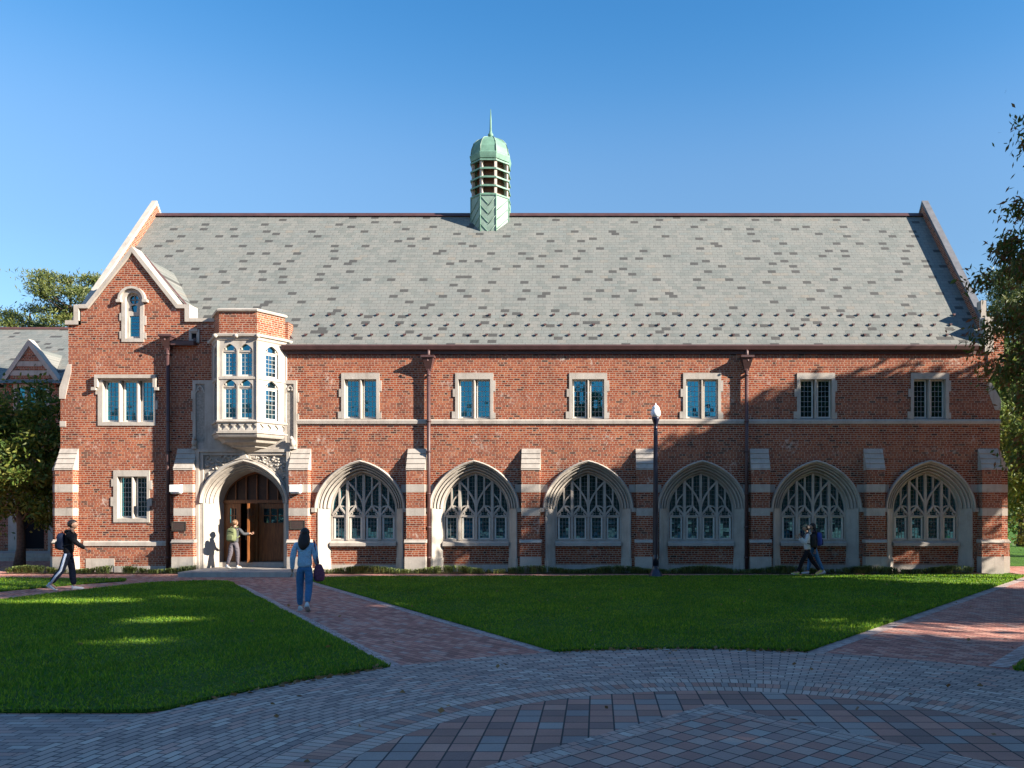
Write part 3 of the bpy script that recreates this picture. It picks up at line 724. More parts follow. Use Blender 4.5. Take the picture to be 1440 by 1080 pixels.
for i in range(3):
    a = Vector((*ring0[i], 0)); b_ = Vector((*ring0[i+1], 0)); u = (b_-a).normalized(); inn = Vector((-u.y, u.x, 0))
    T = Matrix(((u.x, inn.x, 0, a.x), (u.y, inn.y, 0, a.y), (0, 0, 1, 0), (0, 0, 0, 1))); frames.append((T, (b_-a).length))
mb = MB()
olayers(mb, [(4.90, -.16), (7.5, -.16)], 'dark_void')
for i, (T, L) in enumerate(frames):
    mb.T = T
    lights = [(.15, .60), (.66, 1.11)] if i == 1 else [(L/2-.24, L/2+.24)]
    hs = []
    for (a, b_) in lights:
        for (z0_, zc) in ((4.98, 6.02), (6.36, 7.16)):
            hs.append(arch_loop((a+b_)/2, (b_-a)/2, z0_, zc, .24, .35, 6))
    mb.plate(rect(0, L, 4.90, 7.5), hs, 0, .12, 'stone_fine')
    for uu in (.0, L): mb.box(uu-.035, uu+.035, -.03, .02, 4.90, 7.50, 'stone_fine')
    mb.box(.04, L-.04, -.025, -.001, 6.265, 6.335, 'stone_fine')
    for (a, b_) in lights:
        c_ = (a+b_)/2; hw = (b_-a)/2
        for zc in (6.02, 7.16):
            for s_ in (-1, 1):
                mb.ribbon([(c_+s_*hw, zc+.02), (c_+s_*hw*.62, zc+.06), (c_+s_*hw*.66, zc+.12)], .035, .02, .10, 'stone_fine')
            mb.box(c_-hw, c_+hw, .03, .09, zc-.015, zc+.025, 'stone_fine')
mb.T = None
mb.build('bay_windows', oriel)
for i, (T, L) in enumerate(frames):
    lights = [(.15, .60), (.66, 1.11)] if i == 1 else [(L/2-.24, L/2+.24)]
    for (a, b_) in lights:
        for (z0_, zc) in ((4.98, 6.02), (6.36, 7.16)):
            casement(oriel, a+.01, b_-.01, z0_+.01, zc-.015, .06, 3, 6 if z0_ < 6 else 5, T=T, fr=.05)
            mb = MB(); mb.T = T; mb.plate(arch_loop((a+b_)/2, (b_-a)/2, zc, zc, .24, .35, 6), [], .10, .11, 'glass'); mb.build('head_pane', oriel)
mb = MB(); olayers(mb, [(4.88, 0), (4.88, .05), (4.92, .06), (4.96, .02), (4.961, -.05)], 'stone_fine')
olayers(mb, [(4.53, -.04), (4.882, -.04)], 'stone_fine')
olayers(mb, [(4.515, -.02), (4.535, .05), (4.575, .05), (4.59, -.03)], 'stone_fine')
for i, (T, L) in enumerate(frames):
    mb.T = T; n = 5 if i == 1 else 4; cell = L/n; hs = []
    for k in range(n):
        c_ = (k+.5)*cell
        hs.append([(c_+(.075+.030*abs(math.cos(2*t)))*math.cos(t)*1.0, 4.735+(.075+.030*abs(math.cos(2*t)))*math.sin(t)) for t in [j*math.pi/8 for j in range(16)]])
    mb.plate(rect(.0, L, 4.59, 4.88), hs, -.005, .035, 'stone_fine')
mb.T = None; mb.build('quatrefoil_band', oriel)
mb = MB(); olayers(mb, [(3.98, -.80), (4.02, -.74), (4.10, -.62), (4.12, -.50), (4.18, -.47), (4.24, -.35), (4.26, -.24), (4.33, -.20), (4.40, -.12), (4.41, -.03), (4.46, .0), (4.515, .02), (4.516, -.02)], 'stone_fine')
mb.build('corbel', oriel)

# ---- portal
mb = MB(); st = 'stone_fine'
PX0, PX1 = X(277.5), X(409.5)
hoodL = arch_loop(PCX, 1.42, -.2, 2.3, 1.38)
zpt = Z(633)
# facing with spandrel recesses
def span(s_):
    pts = []
    A = arch_pts(PCX, 1.50, 2.3, 1.48)
    A = [p for p in A if (p[0]-PCX)*s_ > .12 and (p[0]-PCX)*s_ < 1.36]
    A.sort(key=lambda p: (p[0]-PCX)*s_)
    xe = PCX+s_*1.38
    return A+[(xe, A[-1][1]-.1), (xe, 3.90), (A[0][0], 3.90)]
def inset(poly, d=.02): return poly
mb.plate([(PX0, -.05), (PX0, 3.98), (PX1, 3.98), (PX1, -.05)], [arch_loop(PCX, 1.42, -.02, 2.3, 1.38), span(-1), span(1)], F-.07, F+.0, st)
for s_ in (-1, 1):
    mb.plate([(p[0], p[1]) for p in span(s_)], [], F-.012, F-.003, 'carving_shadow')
    mb.ribbon(span(s_)+[span(s_)[0]], .04, F-.075, F-.02, st)
    rng = random.Random(5+s_)
    for k in range(60):
        u = rng.uniform(.15, 1.34); 
        t = u/1.5; za = 2.3+1.48*(.82*math.sqrt(1-t*t)+.18*(1-t))+.07
        if za > 3.85: continue
        zz = rng.uniform(za, 3.86); 
        mb.blob((PCX+s_*u, F-.03, zz), (rng.uniform(.03, .06), .035, rng.uniform(.025, .05)), st, 1, .35)
# string on top, upper surround with blind panels flanking the bay
mb.box(PX0-.02, PX1+.02, F-.12, F+.0, 3.985, 4.08, st)
ux0, ux1 = X(272), X(418)
mb.plate(rect(ux0, ux1, 4.085, Z(535)), [rect(ux0+.10, ux0+.40, 4.3, Z(535)-.12), rect(ux1-.36, ux1-.10, 4.3, Z(535)-.12)], F-.06, F-.001, st)
for a_ in (ux0+.10, ux1-.36):
    zt_ = Z(535)-.12; ww = .28
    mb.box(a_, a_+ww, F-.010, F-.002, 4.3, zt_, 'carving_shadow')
    mb.ribbon([(a_, zt_-.30), (a_+.07, zt_-.12), (a_+ww/2, zt_-.06), (a_+ww-.07, zt_-.12), (a_+ww, zt_-.30)], .04, F-.05, F-.011, st)
    for q in (-1, 1): mb.blob((a_+ww/2+q*.06, F-.03, zt_-.2), (.045, .03, .05), st, 1, .3)
for zz in (5.2, 5.9): mb.box(ux0-.06, ux0+.001, F-.04, F, zz-.15, zz+.12, st); mb.box(ux1-.001, ux1+.06, F-.04, F, zz-.25, zz+.05, st)
# slender shafts beside the arch
for xx in (PX0+.06, PX1-.06): mb.box(xx-.05, xx+.05, F-.13, F-.071, .0, 4.0, st)
# ogee finial on the hood
mb.plate([(PCX-.34, 3.70), (PCX-.12, 3.80), (PCX-.03, 4.02), (PCX+.03, 4.02), (PCX+.12, 3.80), (PCX+.34, 3.70), (PCX, 3.76)], [], F-.17, F-.06, st)
mb.blob((PCX, F-.14, 4.06), (.07, .06, .06), st, 1, .2)
prof = [(.02, F-.07), (.02, F-.17), (-.03, F-.19), (-.07, F-.15), (-.08, F-.06), (-.11, F-.06), (-.13, F-.0), (-.16, F-.03), (-.19, F+.03), (-.21, F+.10), (-.24, F+.07), (-.26, F+.13), (-.28, F+.24), (-.31, F+.22), (-.33, F+.38), (-.33, F+.9)]
sweep_arch(mb, PCX, 1.46, 2.3, 1.42, prof, st)
for s_ in (-1, 1):
    jp = [(-.06, F-.06), (-.10, F-.06), (-.14, F-.02), (-.31, F+.30), (-.33, F+.36), (-.33, F+.9)]
    vs = []; fs = []
    for (d, y) in jp: xx = PCX+s_*(1.46+d); vs += [(xx, y, -.05), (xx, y, 2.3)]
    for i in range(len(jp)-1): fs.append((2*i, 2*i+2, 2*i+3, 2*i+1))
    mb.add(vs, fs, st)
    # carved beast on the set-off
    bx = PCX+s_*1.62
    mb.box(bx-.07, bx+.07, F-.20, F-.06, 4.085, 4.16, st); mb.blob((bx, F-.14, 4.28), (.085, .10, .14), st, 2, .15); mb.blob((bx-s_*.02, F-.20, 4.43), (.06, .07, .07), st, 2, .15)
portal = mb.build('stone_portal', hall)
# porch interior, door
YD = F+.90; ph = 1.13
mb = MB()
mb.plate(arch_loop(PCX, ph+.05, .28, 2.3, 1.12), [rect(PCX-ph+.04, PCX-.06, .30, 2.30), rect(PCX+.06, PCX+ph-.04, .30, 2.30), [(p[0], max(p[1], 2.42)) for p in arch_pts(PCX, ph-.06, 2.42, .90)]], YD, YD+.08, 'oak')
for u in (-.72, -.36, 0, .36, .72): mb.box(PCX+u-.02, PCX+u+.02, YD-.01, YD+.04, 2.40, 2.42+.9*math.sqrt(1-(u/1.07)**2)*.95, 'oak')
mb.box(PCX-ph, PCX+ph, YD-.05, YD-.001, 2.30, 2.40, 'oak')
mb.plate([(p[0], max(p[1], 2.42)) for p in arch_pts(PCX, ph-.05, 2.42, .91)], [], YD+.06, YD+.065, 'oak_dark')
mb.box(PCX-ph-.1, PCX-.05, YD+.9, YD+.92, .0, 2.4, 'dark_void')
mb.box(PCX-.05, PCX+.05, YD-.06, YD-.0015, .30, 2.30, 'oak')
mb.build('door_frame', hall)
def leaf(hinge, ang, wdt):
    T = Matrix.Translation(hinge) @ Matrix.Rotation(ang, 4, 'Z'); mb = MB(); mb.T = T
    hs = []
    for i in range(3):
        for k in range(2): a = .13+i*(wdt-.26)/3; hs.append(rect(a+.02, a+(wdt-.26)/3-.02, 1.32+k*.26, 1.55+k*.26))
    mb.plate(rect(0, wdt, 0, 1.98), hs, -.03, .03, 'oak')
    for i in range(4): a = .13+i*(wdt-.26)/3; mb.box(a-.012, a+.012, -.042, -.031, .15, 1.2, 'oak')
    mb.box(.05, wdt-.05, -.043, -.0312, 1.2, 1.27, 'oak')
    d = mb.build('door', hall, origin=hinge)
    mb = MB(); mb.T = T; mb.box(.1, wdt-.1, -.003, .003, 1.3, 1.85, 'glass'); mb.build('pane', d)
    mb = MB(); mb.T = T; hx = wdt-.08; mb.tube([(hx, -.09, .75), (hx, -.09, 1.1)], .014, 'bronze'); mb.box(hx-.01, hx+.01, -.09, -.03, .76, .78, 'bronze'); mb.box(hx-.01, hx+.01, -.09, -.03, 1.07, 1.09, 'bronze'); mb.build('handle', d)
    return d
leaf((PCX+ph-.05, YD+.04, .31), R(180), 1.00)
leaf((PCX-ph+.05, YD+.04, .31), R(0), .52)
leaf((PCX-.055, YD-.02, .31), R(-84), .72)
mb = MB(); mb.box(X(250, 25.1), X(413, 25.1), 25.1, F-.06, -.1, .15, 'stone_plain'); mb.box(PCX-1.13, PCX+1.13, F-.055, F+.52, -.1, .151, 'stone_plain'); mb.box(PCX-1.125, PCX+1.125, F+.521, F+2.0, -.1, .30, 'stone_plain')
mb.build('doorstep', hall)
mb = MB(); mb.box(PCX-1.18, PCX-1.135, F+.5, YD+.05, .2, 2.4, 'stone_plain'); mb.box(PCX+1.135, PCX+1.18, F+.5, YD+.05, .2, 2.4, 'stone_plain'); mb.build('door_reveal', hall)

# ---- cupola
CX = X(690, YR); ro = R(22.5); KA = 1/math.cos(ro)
cup = MB(); cup.lathe(CX, YR, [(.73*KA, 12.6), (.73*KA, 14.30)], 'verdigris_pale', 8, ro, False)
cupo = cup.build('cupola', hall)
mb = MB()
for i in range(8):
    a = i*math.pi/4-math.pi/2; nrm = Vector((math.cos(a), math.sin(a), 0)); tan = Vector((-nrm.y, nrm.x, 0)); c_ = Vector((CX, YR, 0))+nrm*.74
    def pp(u, z): return c_+tan*u+Vector((0, 0, z))
    for k in range(5):
        z0_ = 14.2-k*.36
        if i % 2 == 0: a_, b_ = pp(-.29, z0_), pp(.0, z0_-.30)
        else: a_, b_ = pp(-.29, z0_-.55), pp(.29, z0_)
        mb.tube([a_, b_], .014, 'verdigris', 4)
        if i % 2 == 0: mb.tube([pp(0.0, z0_-.36), pp(.29, z0_-.02)], .012, 'verdigris_pale', 4)
    v0 = Vector((CX, YR, 0))+Vector((math.cos(a+ro), math.sin(a+ro), 0))*.74*KA
    mb.tube([v0+Vector((0, 0, 12.6)), v0+Vector((0, 0, 14.3))], .02, 'verdigris', 5)
mb.build('base_seams', cupo)
mb = MB(); mb.lathe(CX, YR, [(.50*KA, 14.28), (.50*KA, 15.75)], 'louver_wood', 8, ro, False); mb.build('louver_core', cupo)
for i in range(8):
    a = i*math.pi/4+ro; mb = MB(); mb.T = Matrix.Translation((CX, YR, 0)) @ Matrix.Rotation(a, 4, 'Z'); mb.box(.60*KA, .70*KA, -.05, .05, 14.30, 15.74, 'post_pale'); mb.build('louver_post', cupo)
for k in range(5):
    z = 14.28+k*.335
    mb = MB(); mb.lathe(CX, YR, [(.45*KA, z+.12), (.74*KA, z-.03), (.76*KA, z-.03), (.76*KA, z+.03), (.62*KA, z+.10), (.45*KA, z+.16)], 'verdigris', 8, ro, False); mb.build('louver', cupo)
mb = MB(); mb.lathe(CX, YR, [(.5*KA, 15.70), (.74*KA, 15.70), (.76*KA, 15.78), (.78*KA, 15.88), (.78*KA, 15.93), (.73*KA, 15.97), (.70*KA, 16.20), (.62*KA, 16.44), (.48*KA, 16.60), (.28*KA, 16.71), (.07, 16.78)], 'verdigris', 8, ro, False)
dome = mb.build('dome', cupo)
mb = MB()
for i in range(8):
    a = i*math.pi/4+ro; d = Vector((math.cos(a), math.sin(a), 0))
    mb.tube([Vector((CX, YR, z))+d*(r*KA+.008) for r, z in ((.73, 15.97), (.70, 16.2), (.62, 16.44), (.48, 16.60), (.28, 16.71), (.07, 16.78))], .018, 'verdigris_pale', 5)
mb.build('dome_seams', cupo)
mb = MB(); mb.lathe(CX, YR, [(.07, 16.75), (.05, 16.80), (.10, 16.85), (.11, 16.91), (.07, 16.97), (.055, 17.0), (.06, 17.03), (.045, 17.06), (.035, 17.5), (.010, 17.93)], 'verdigris', 10); mb.build('spire', cupo)

# ================================================================== wall-mounted things
def wall_light(cx, lab):
    mb = MB(); x0, x1, z0, z1, y = cx-.17, cx+.17, 2.63, 2.90, F-.32
    mb.plate([(y-.20, z0+.03), (y-.20, z1-.01), (y-.005, z1), (y-.005, z0)], [], x0, x1, 'white_metal', 'x')
    mb.box(x0+.02, x1-.02, y-.17, y-.03, z0-.012, z0+.01, 'globe')
    tag(mb.build('wall_light', None, origin=(cx, y, z0)), lab, 'light', 'box lights on the entrance buttresses')
wall_light(X(257), 'white box light on the brick buttress left of the entrance arch'); wall_light(X(422.5), 'white box light on the brick buttress right of the entrance arch')
def plaque(cx, z0, z1, w, lab):
    y = F-.302; mb = MB(); mb.plate(rect(cx-w/2, cx+w/2, z0, z1), [rect(cx-w/2+.02, cx+w/2-.02, z0+.02, z1-.02)], y-.03, y, 'bronze'); mb.box(cx-w/2+.018, cx+w/2-.018, y-.02, y, z0+.018, z1-.018, 'bronze')
    for k in range(4):
        zz = z1-.07-k*.055
        if zz > z0+.05: mb.box(cx-w/2+.06+.02*(k % 2), cx+w/2-.06-.03*(k % 3), y-.023, y-.02, zz, zz+.016, 'copper_brown')
    tag(mb.build('plaque', None, origin=(cx, y, z0)), lab, 'plaque', 'bronze plaques beside the entrance')
plaque(X(258.5), Z(746), Z(733.5), .47, 'dark bronze plaque on the buttress left of the entrance'); plaque(X(423), Z(744), Z(731.5), .50, 'bronze plaque on the buttress right of the entrance, above the tote bag woman')

# ================================================================== street lamp
lx, ly = X(922, 24.9), 24.9
lamp = thing('street_lamp', 'tall dark navy lamp post with frosted acorn globe in front of the hall', 'street lamp', (lx, ly, 0))
mb = MB(); mb.lathe(lx, ly, [(.225, 0), (.225, .05), (.20, .07), (.19, .13), (.14, .20), (.10, .27), (.105, .33), (.10, .36)], 'lamp_navy', 20); mb.build('base', lamp)
mb = MB(); mb.lathe(lx, ly, [(.10, .36), (.095, .62), (.085, .66), (.078, .70), (.062, 2.4), (.052, 4.56)], 'lamp_navy', 16)
for k in range(12):
    a = k*math.pi/6; mb.tube([(lx+.085*math.cos(a), ly+.085*math.sin(a), .7), (lx+.054*math.cos(a), ly+.054*math.sin(a), 4.5)], .008, 'lamp_navy', 4, False)
mb.build('pole', lamp)
mb = MB(); mb.lathe(lx, ly, [(.05, 4.52), (.07, 4.55), (.055, 4.59), (.06, 4.67), (.10, 4.80), (.125, 4.86), (.12, 4.90), (.09, 4.91)], 'lamp_navy', 16); mb.build('globe_holder', lamp)
mb = MB(); mb.lathe(lx, ly, [(.085, 4.905), (.125, 4.93), (.15, 4.98), (.158, 5.03), (.148, 5.09), (.125, 5.13), (.12, 5.15), (.125, 5.165), (.10, 5.22), (.055, 5.26), (.024, 5.275), (.022, 5.30), (.010, 5.33), (.003, 5.345)], 'globe', 20); mb.build('globe', lamp)

# ================================================================== ground
def sheet(name, poly, z, mat, thick=None, kind='structure'):
    mb = MB()
    if thick: mb.plate(poly, [], z, z-thick, mat, 'z')
    else:
        tr = tessellate_polygon([[Vector((p[0], p[1], 0)) for p in poly]])
        mb.add([(p[0], p[1], z) for p in poly], [t for t in tr], mat)
    o = mb.build(name); 
    if not thick:
        me = o.data
        if me.polygons[0].normal.z < 0: me.flip_normals()
    return tag(o, kind=kind)
sheet('ground', [(-900, -900), (900, -900), (900, 1500), (-900, 1500)], -.02, 'lawn')
sheet('brick_path', [(-60, -30), (60, -30), (60, 26.35), (-60, 26.35)], -.004, 'path_brick')
sheet('terrace', [(-60, 26.36), (X(85)-.3, 26.36), (X(85)-.3, 36), (-60, 36)], -.003, 'path_brick')
sheet('side_path', [(X(1406)+.3, 26.36), (60, 26.36), (60, 30), (X(1406)+.3, 30)], -.003, 'path_brick')
RC = 6.1
disc = [(PC[0]+RC*math.sin(t), PC[1]+RC*math.cos(t)) for t in [i*2*math.pi/96 for i in range(96)]]
sheet('plaza', disc, .004, 'plaza')
sheet('grey_path', [(-60, 2), (-3.6, 2), (-3.6, 8.2), (-60, 8.2)], .000, 'path_grey')
def arc(x0, x1, n=10):
    out = []
    for i in range(n+1):
        x = x0+(x1-x0)*i/n; out.append((x, PC[1]+math.sqrt(max(0, (RC+.02)**2-(x-PC[0])**2))))
    return out
LZ = .035
lawn_left = arc(-4.42, -2.74)+[(-10.0, 22.4), (-10.25, 22.9), (-10.6, 23.25), (-11.0, 23.4), (-11.6, 23.4), (-12.5, 22.8), (-13.0, 21.2), (-13.5, 18.3), (-14.6, 14), (-15, 8.25), (-4.6, 8.25)]
lawn_right = arc(-.60, 3.02)+[(12.9, 24.8), (13.4, 25.5), (12.9, 25.7), (-7.9, 24.75), (-8.6, 24.6), (-8.75, 24.3), (-8.6, 24.1)]
lawn_small = [(-22, 24.4), (-15.2, 24.35), (-13.9, 24.0), (-13.7, 23.6), (-14.3, 22.7), (-15.0, 20.9), (-16, 17), (-22, 16)]
lawn_far = arc(5.35, 7.2)+[(30, 4), (30, 21), (13.6, 21)]
for nm, pl in (('left_lawn', lawn_left), ('right_lawn', lawn_right), ('small_lawn', lawn_small), ('far_right_lawn', lawn_far)):
    sheet(nm, pl, LZ, 'lawn', .05)
def strip(name, a, b_, w, z=.001):
    d = Vector((b_[0]-a[0], b_[1]-a[1])).normalized(); n = Vector((-d.y, d.x))*w
    return sheet(name, [a, b_, (b_[0]+n.x, b_[1]+n.y), (a[0]+n.x, a[1]+n.y)], z, 'edging_pavers')
strip('path_edging', (-2.74, 10.57), (-10.0, 22.4), -.24); strip('path_edging', (-.60, 11.9), (-8.6, 24.1), .24)
strip('path_edging', (3.02, 11.8), (12.9, 24.8), -.24); strip('path_edging', (5.35, 10.6), (13.6, 21), .24)
sheet('planting_bed', [(X(85)-.4, 26.36), (-12.9, 26.36), (-12.9, 27.3), (X(85)-.4, 27.3)], .004, 'soil')
sheet('planting_bed', [(-9.3, 26.36), (X(1380), 26.36), (X(1380), 27.38), (-9.3, 27.38)], .004, 'soil')

# ------------------------------------------------------------------ numpy leaf clouds
def quads_obj(name, V, mats, parent=None, origin=(0, 0, 0), nv=4):
    n = len(V)//nv; me = bpy.data.meshes.new(name)
    V = V-np.array(origin); me.vertices.add(len(V)); me.vertices.foreach_set('co', V.astype(np.float32).ravel())
    me.loops.add(len(V)); me.loops.foreach_set('vertex_index', np.arange(len(V), dtype=np.int32))
    me.polygons.add(n); me.polygons.foreach_set('loop_start', np.arange(0, n*nv, nv, dtype=np.int32)); me.polygons.foreach_set('loop_total', np.full(n, nv, dtype=np.int32))
    for m in mats: me.materials.append(MATS[m])
    me.update(calc_edges=True)
    o = bpy.data.objects.new(name, me); COL.objects.link(o)
    if parent: o.parent = parent; o.location = Vector(origin)-WO[parent.name]
    else: o.location = origin
    WO[o.name] = Vector(origin); return o
def leaves(rng, C, L, Wd, droop=0.0, flat=0.0, dirs=None):
    n = len(C)
    d = rng.normal(size=(n, 3)); d[:, 2] = d[:, 2]*(1-flat)-droop*1.6
    if dirs is not None: d = d*.7+dirs
    d /= np.linalg.norm(d, axis=1)[:, None]+1e-9
    u = rng.normal(size=(n, 3)); u -= d*np.sum(u*d, axis=1)[:, None]; u /= np.linalg.norm(u, axis=1)[:, None]+1e-9
    l = (L*rng.uniform(.7, 1.3, n))[:, None]; w = (Wd*rng.uniform(.7, 1.3, n))[:, None]
    V = np.empty((n, 4, 3)); V[:, 0] = C; V[:, 1] = C+d*l*.5+u*w*.5; V[:, 2] = C+d*l; V[:, 3] = C+d*l*.5-u*w*.5
    return V.reshape(-1, 3)
def crown_tree(name, label, cat, base, tr, cc, rad, nclump, per, csize, leaf, mat, seed, group=None, droop=.2, shell=.55, flatc=.7, limbs=26, dirn=None, rot=0, gaps=(), cut=None):
    """tr trunk radius; cc crown centre relative to base; rad radii of crown"""
    rng = np.random.default_rng(seed); t = thing(name, label, cat, base, group=group)
    B = np.array(base, float); cc = np.array(cc, float); rad = np.array(rad, float)
    d = rng.normal(size=(nclump, 3)); d /= np.linalg.norm(d, axis=1)[:, None]
    r = rng.uniform(shell, 1.0, nclump)**.7*(1+.16*np.sin(d[:, 0]*5+seed)+.12*np.sin(d[:, 2]*7+d[:, 1]*4))
    K = B+cc+d*r[:, None]*rad
    K = K[K[:, 2] > B[2]+.9]
    C = []; 
    for k in K:
        m = int(per*rng.uniform(.5, 1.4)); q = rng.normal(size=(m, 3))*csize*rng.uniform(.6, 1.25); q[:, 2] *= flatc; C.append(k+q)
    C = np.concatenate(C)
    for (gx_, gy_, ga, gb) in gaps:      # leaves left out along the sun's path to shape sunlit patches below
        q = C-np.array(SUN)*(C[:, 2:3]/SUN.z); C = C[((q[:, 0]-gx_)/ga)**2+((q[:, 1]-gy_)/gb)**2+rng.normal(size=len(C))*.18 > 1]
    if cut: C = C[C[:, 2] < cut+1.3*(26.6-C[:, 1])+rng.normal(size=len(C))*.25]  # crown trimmed to keep its shadow off the hall roof
    quads_obj('crown', leaves(rng, C, leaf[0], leaf[1], droop, dirs=None if dirn is None else np.array(dirn)), [mat], t, tuple(base))
    mb = MB(); top = B+np.array([cc[0]*.8, cc[1]*.8, cc[2]+rad[2]*.55]); n = 8
    tp = [B*(1-i/n)+top*(i/n)+np.array([math.sin(i*1.3+seed)*.10, math.cos(i*1.7+seed)*.10, 0])*(i > 0) for i in range(n+1)]
    mb.tube([tuple(p) for p in tp], [max(.03, tr*(1-.88*(i/n))*(1.25 if i == 0 else 1)) for i in range(n+1)], 'bark', 10)
    idx = rng.choice(len(K), min(limbs, len(K)), replace=False)
    for i in idx:
        k = K[i]; hz = min(.95, max(.22, (k[2]-B[2])/(top[2]-B[2])*.72)); s0 = B*(1-hz)+top*hz
        mid = s0*.5+k*.5+np.array([0, 0, .25]); mb.tube([tuple(s0), tuple(mid), tuple(k)], [tr*.34*(1.1-hz), tr*.2*(1.1-hz), .012], 'bark', 6, False)
    mb.build('trunk', t, normals=False)
    return t
def dup_tree(t, loc, rotz, sc, label, group=None, name=None):
    c = t.copy(); COL.objects.link(c); c.location = loc; c.rotation_euler = (0, 0, rotz); c.scale = (sc, sc, sc) if not isinstance(sc, tuple) else sc; c['label'] = label
    if group: c['group'] = group
    for ch in list(t.children):
        k = ch.copy(); COL.objects.link(k); k.parent = c
    return c
# the tree at the right edge
crown_tree('oak_tree', 'dark leafy oak tree with hanging narrow leaves at the right edge of the picture', 'tree', (12.25, 16, 0), .24, (0, 0, 7.4), (4.0, 3.7, 4.75), 700, 280, .24, (.15, .05), 'leaf_oak', 11, droop=.5, shell=.2, dirn=(-.35, 0, -.35), limbs=150)
# shade trees beyond the right edge, which throw the shadows
GA = ((6.9, 26.0, .8, .38), (5.2, 26.55, .6, .28), (3.6, 27.15, .7, .38), (10.6, 25.0, 4.2, .6), (12.4, 24.0, 2.9, .48), (9.4, 24.0, 1.3, .25), (13.6, 22.9, 2.0, .5), (7.0, 24.7, 1.6, .25), (-1.0, 25.2, .7, .25))
st0 = crown_tree('shade_tree', 'shortest shade tree of the row beyond the right edge', 'tree', (21, 15.3, 0), .28, (0, 0, 7.9), (3.6, 2.9, 3.3), 360, 130, .5, (.26, .17), 'leaf_shade', 21, 'shade trees beyond the right edge', shell=.15, gaps=GA)
crown_tree('shade_tree', 'shade tree of the row nearest to the hall, beyond the right edge', 'tree', (20.9, 20.8, 0), .22, (-.2, .6, 9.0), (3.7, 2.9, 3.75), 400, 150, .48, (.26, .17), 'leaf_shade', 24, 'shade trees beyond the right edge', shell=.15, gaps=GA, cut=7.0)
for (x, y, s_, r_, lb_) in ((27, 12.3, (1.1, 1.1, 1.15), 5.0, 'shade tree behind the row, right of the shortest one'),
        (21, -3.2, (1.2, 1.25, 1.5), 4.4, 'shade tree of the row on the right, just behind the viewer'), (27, 1.2, (1.2, 1.3, 1.25), 2.4, 'shade tree behind the row, level with the plaza'), (21, -9.5, (1.2, 1.2, 1.3), .4, 'rearmost shade tree of the row on the right')):
    dup_tree(st0, (x, y, 0), r_, s_, lb_, 'shade trees beyond the right edge')
GP = ((-12.0, 18.1, 1.9, .55), (-8.2, 15.0, 1.05, .75), (-7.3, 12.6, .9, .55), (-6.3, 10.3, .45, .35), (-4.4, 17.6, .8, .4))
crown_tree('shade_tree', 'tallest shade tree of the row beyond the right edge', 'tree', (22, 9.9, 0), .36, (0, 0, 12.6), (4.6, 3.4, 5.3), 420, 88, .6, (.32, .20), 'leaf_shade', 22, 'shade trees beyond the right edge', shell=.15, gaps=GP)
crown_tree('shade_tree', 'shade tree of the row on the right, level with the plaza', 'tree', (21, 4.0, 0), .34, (0, 0, 12.2), (4.3, 3.7, 5.6), 420, 88, .6, (.32, .20), 'leaf_shade', 23, 'shade trees beyond the right edge', shell=.15, gaps=GP)
# unseen hall added behind the camera, sized to darken reflections in the glass
ob = thing('reflection_hall', 'unseen long brick hall added behind the viewer to darken the window reflections', 'building', (0, -36, 0))
mb = MB(); mb.box(-85, 17, -48, -36, -.3, 9.5, 'brick'); mb.box(17.01, 90, -48, -35.6, -.3, 17, 'brick'); mb.build('wall', ob)
mb = MB(); mb.plate([(-49, 9.52), (-35.4, 9.52), (-42, 13.6)], [], -85.5, 17, 'slate', 'x'); mb.build('roof', ob)
mb = MB(); mb.plate([(-49, 17.02), (-35.0, 17.02), (-42, 22)], [], 17.05, 90.5, 'slate', 'x'); mb.build('roof', ob)
w1 = None
for k in range(34):
    xx = -80+k*5
    if w1 is None:
        mb = MB(); mb.plate(rect(xx-.7, xx+.7, 5.6, 7.6), [rect(xx-.6, xx-.05, 5.7, 7.5), rect(xx+.05, xx+.6, 5.7, 7.5)], -35.9, -35.7+.15, 'lead_dark'); w1 = mb.build('window', ob, origin=(xx, -35.8, 5.6))
    else: copy_part(w1, ((xx+80), .35 if xx > 16 else 0, 0), ob)
dup_tree(st0, (-.5, -31, 0), 1.1, 1.2, 'broad tree across the lawns behind the viewer, below the low roof'); dup_tree(st0, (24, -29, 0), 2.6, 1.6, 'tallest tree across the lawns behind the viewer')
# left tree
crown_tree('magnolia_tree', 'leafy green tree growing in front of the far left building, beside the hall corner', 'tree', (-20.8, 29.3, 0), .16, (0, 0, 4.1), (2.6, 2.0, 2.8), 190, 95, .30, (.20, .085), 'leaf_magnolia', 5, droop=.15, shell=.3)
# pine behind the left building
def pine(base, h, rad, seed, label, group, z0=.45, n=70):
    rng = np.random.default_rng(seed); t = thing('pine_tree', label, 'pine tree', base, group=group); B = np.array(base, float)
    C = []; mb = MB(); mb.tube([tuple(B+np.array([math.sin(i)*.1, 0, h*i/8])) for i in range(9)], [.34*(1-i/9.5) for i in range(9)], 'bark', 8)
    for i in range(n):
        f_ = rng.uniform(z0, 1.0); a = rng.uniform(0, 6.283); rr = rad*(1.08-f_)**.5*rng.uniform(.35, 1.15)*1.15
        k = B+np.array([math.cos(a)*rr, math.sin(a)*rr, h*f_+rr*.12]); s0 = B+np.array([0, 0, h*f_-rr*.25])
        mb.tube([tuple(s0), tuple(k)], [.07, .02], 'bark', 5, False)
        m = 330; q = rng.normal(size=(m, 3))*np.array([.62, .62, .20])*rng.uniform(.6, 1.2); C.append(k+q)
    C = np.concatenate(C); quads_obj('crown', leaves(rng, C, .34, .07, -.35), ['needle'], t, tuple(base)); mb.build('trunk', t, normals=False)
pine((-37.6, 58, 0), 18.6, 5.2, 3, 'tall pine showing above the slate roof of the far left building', 'background pines', .6, 52)
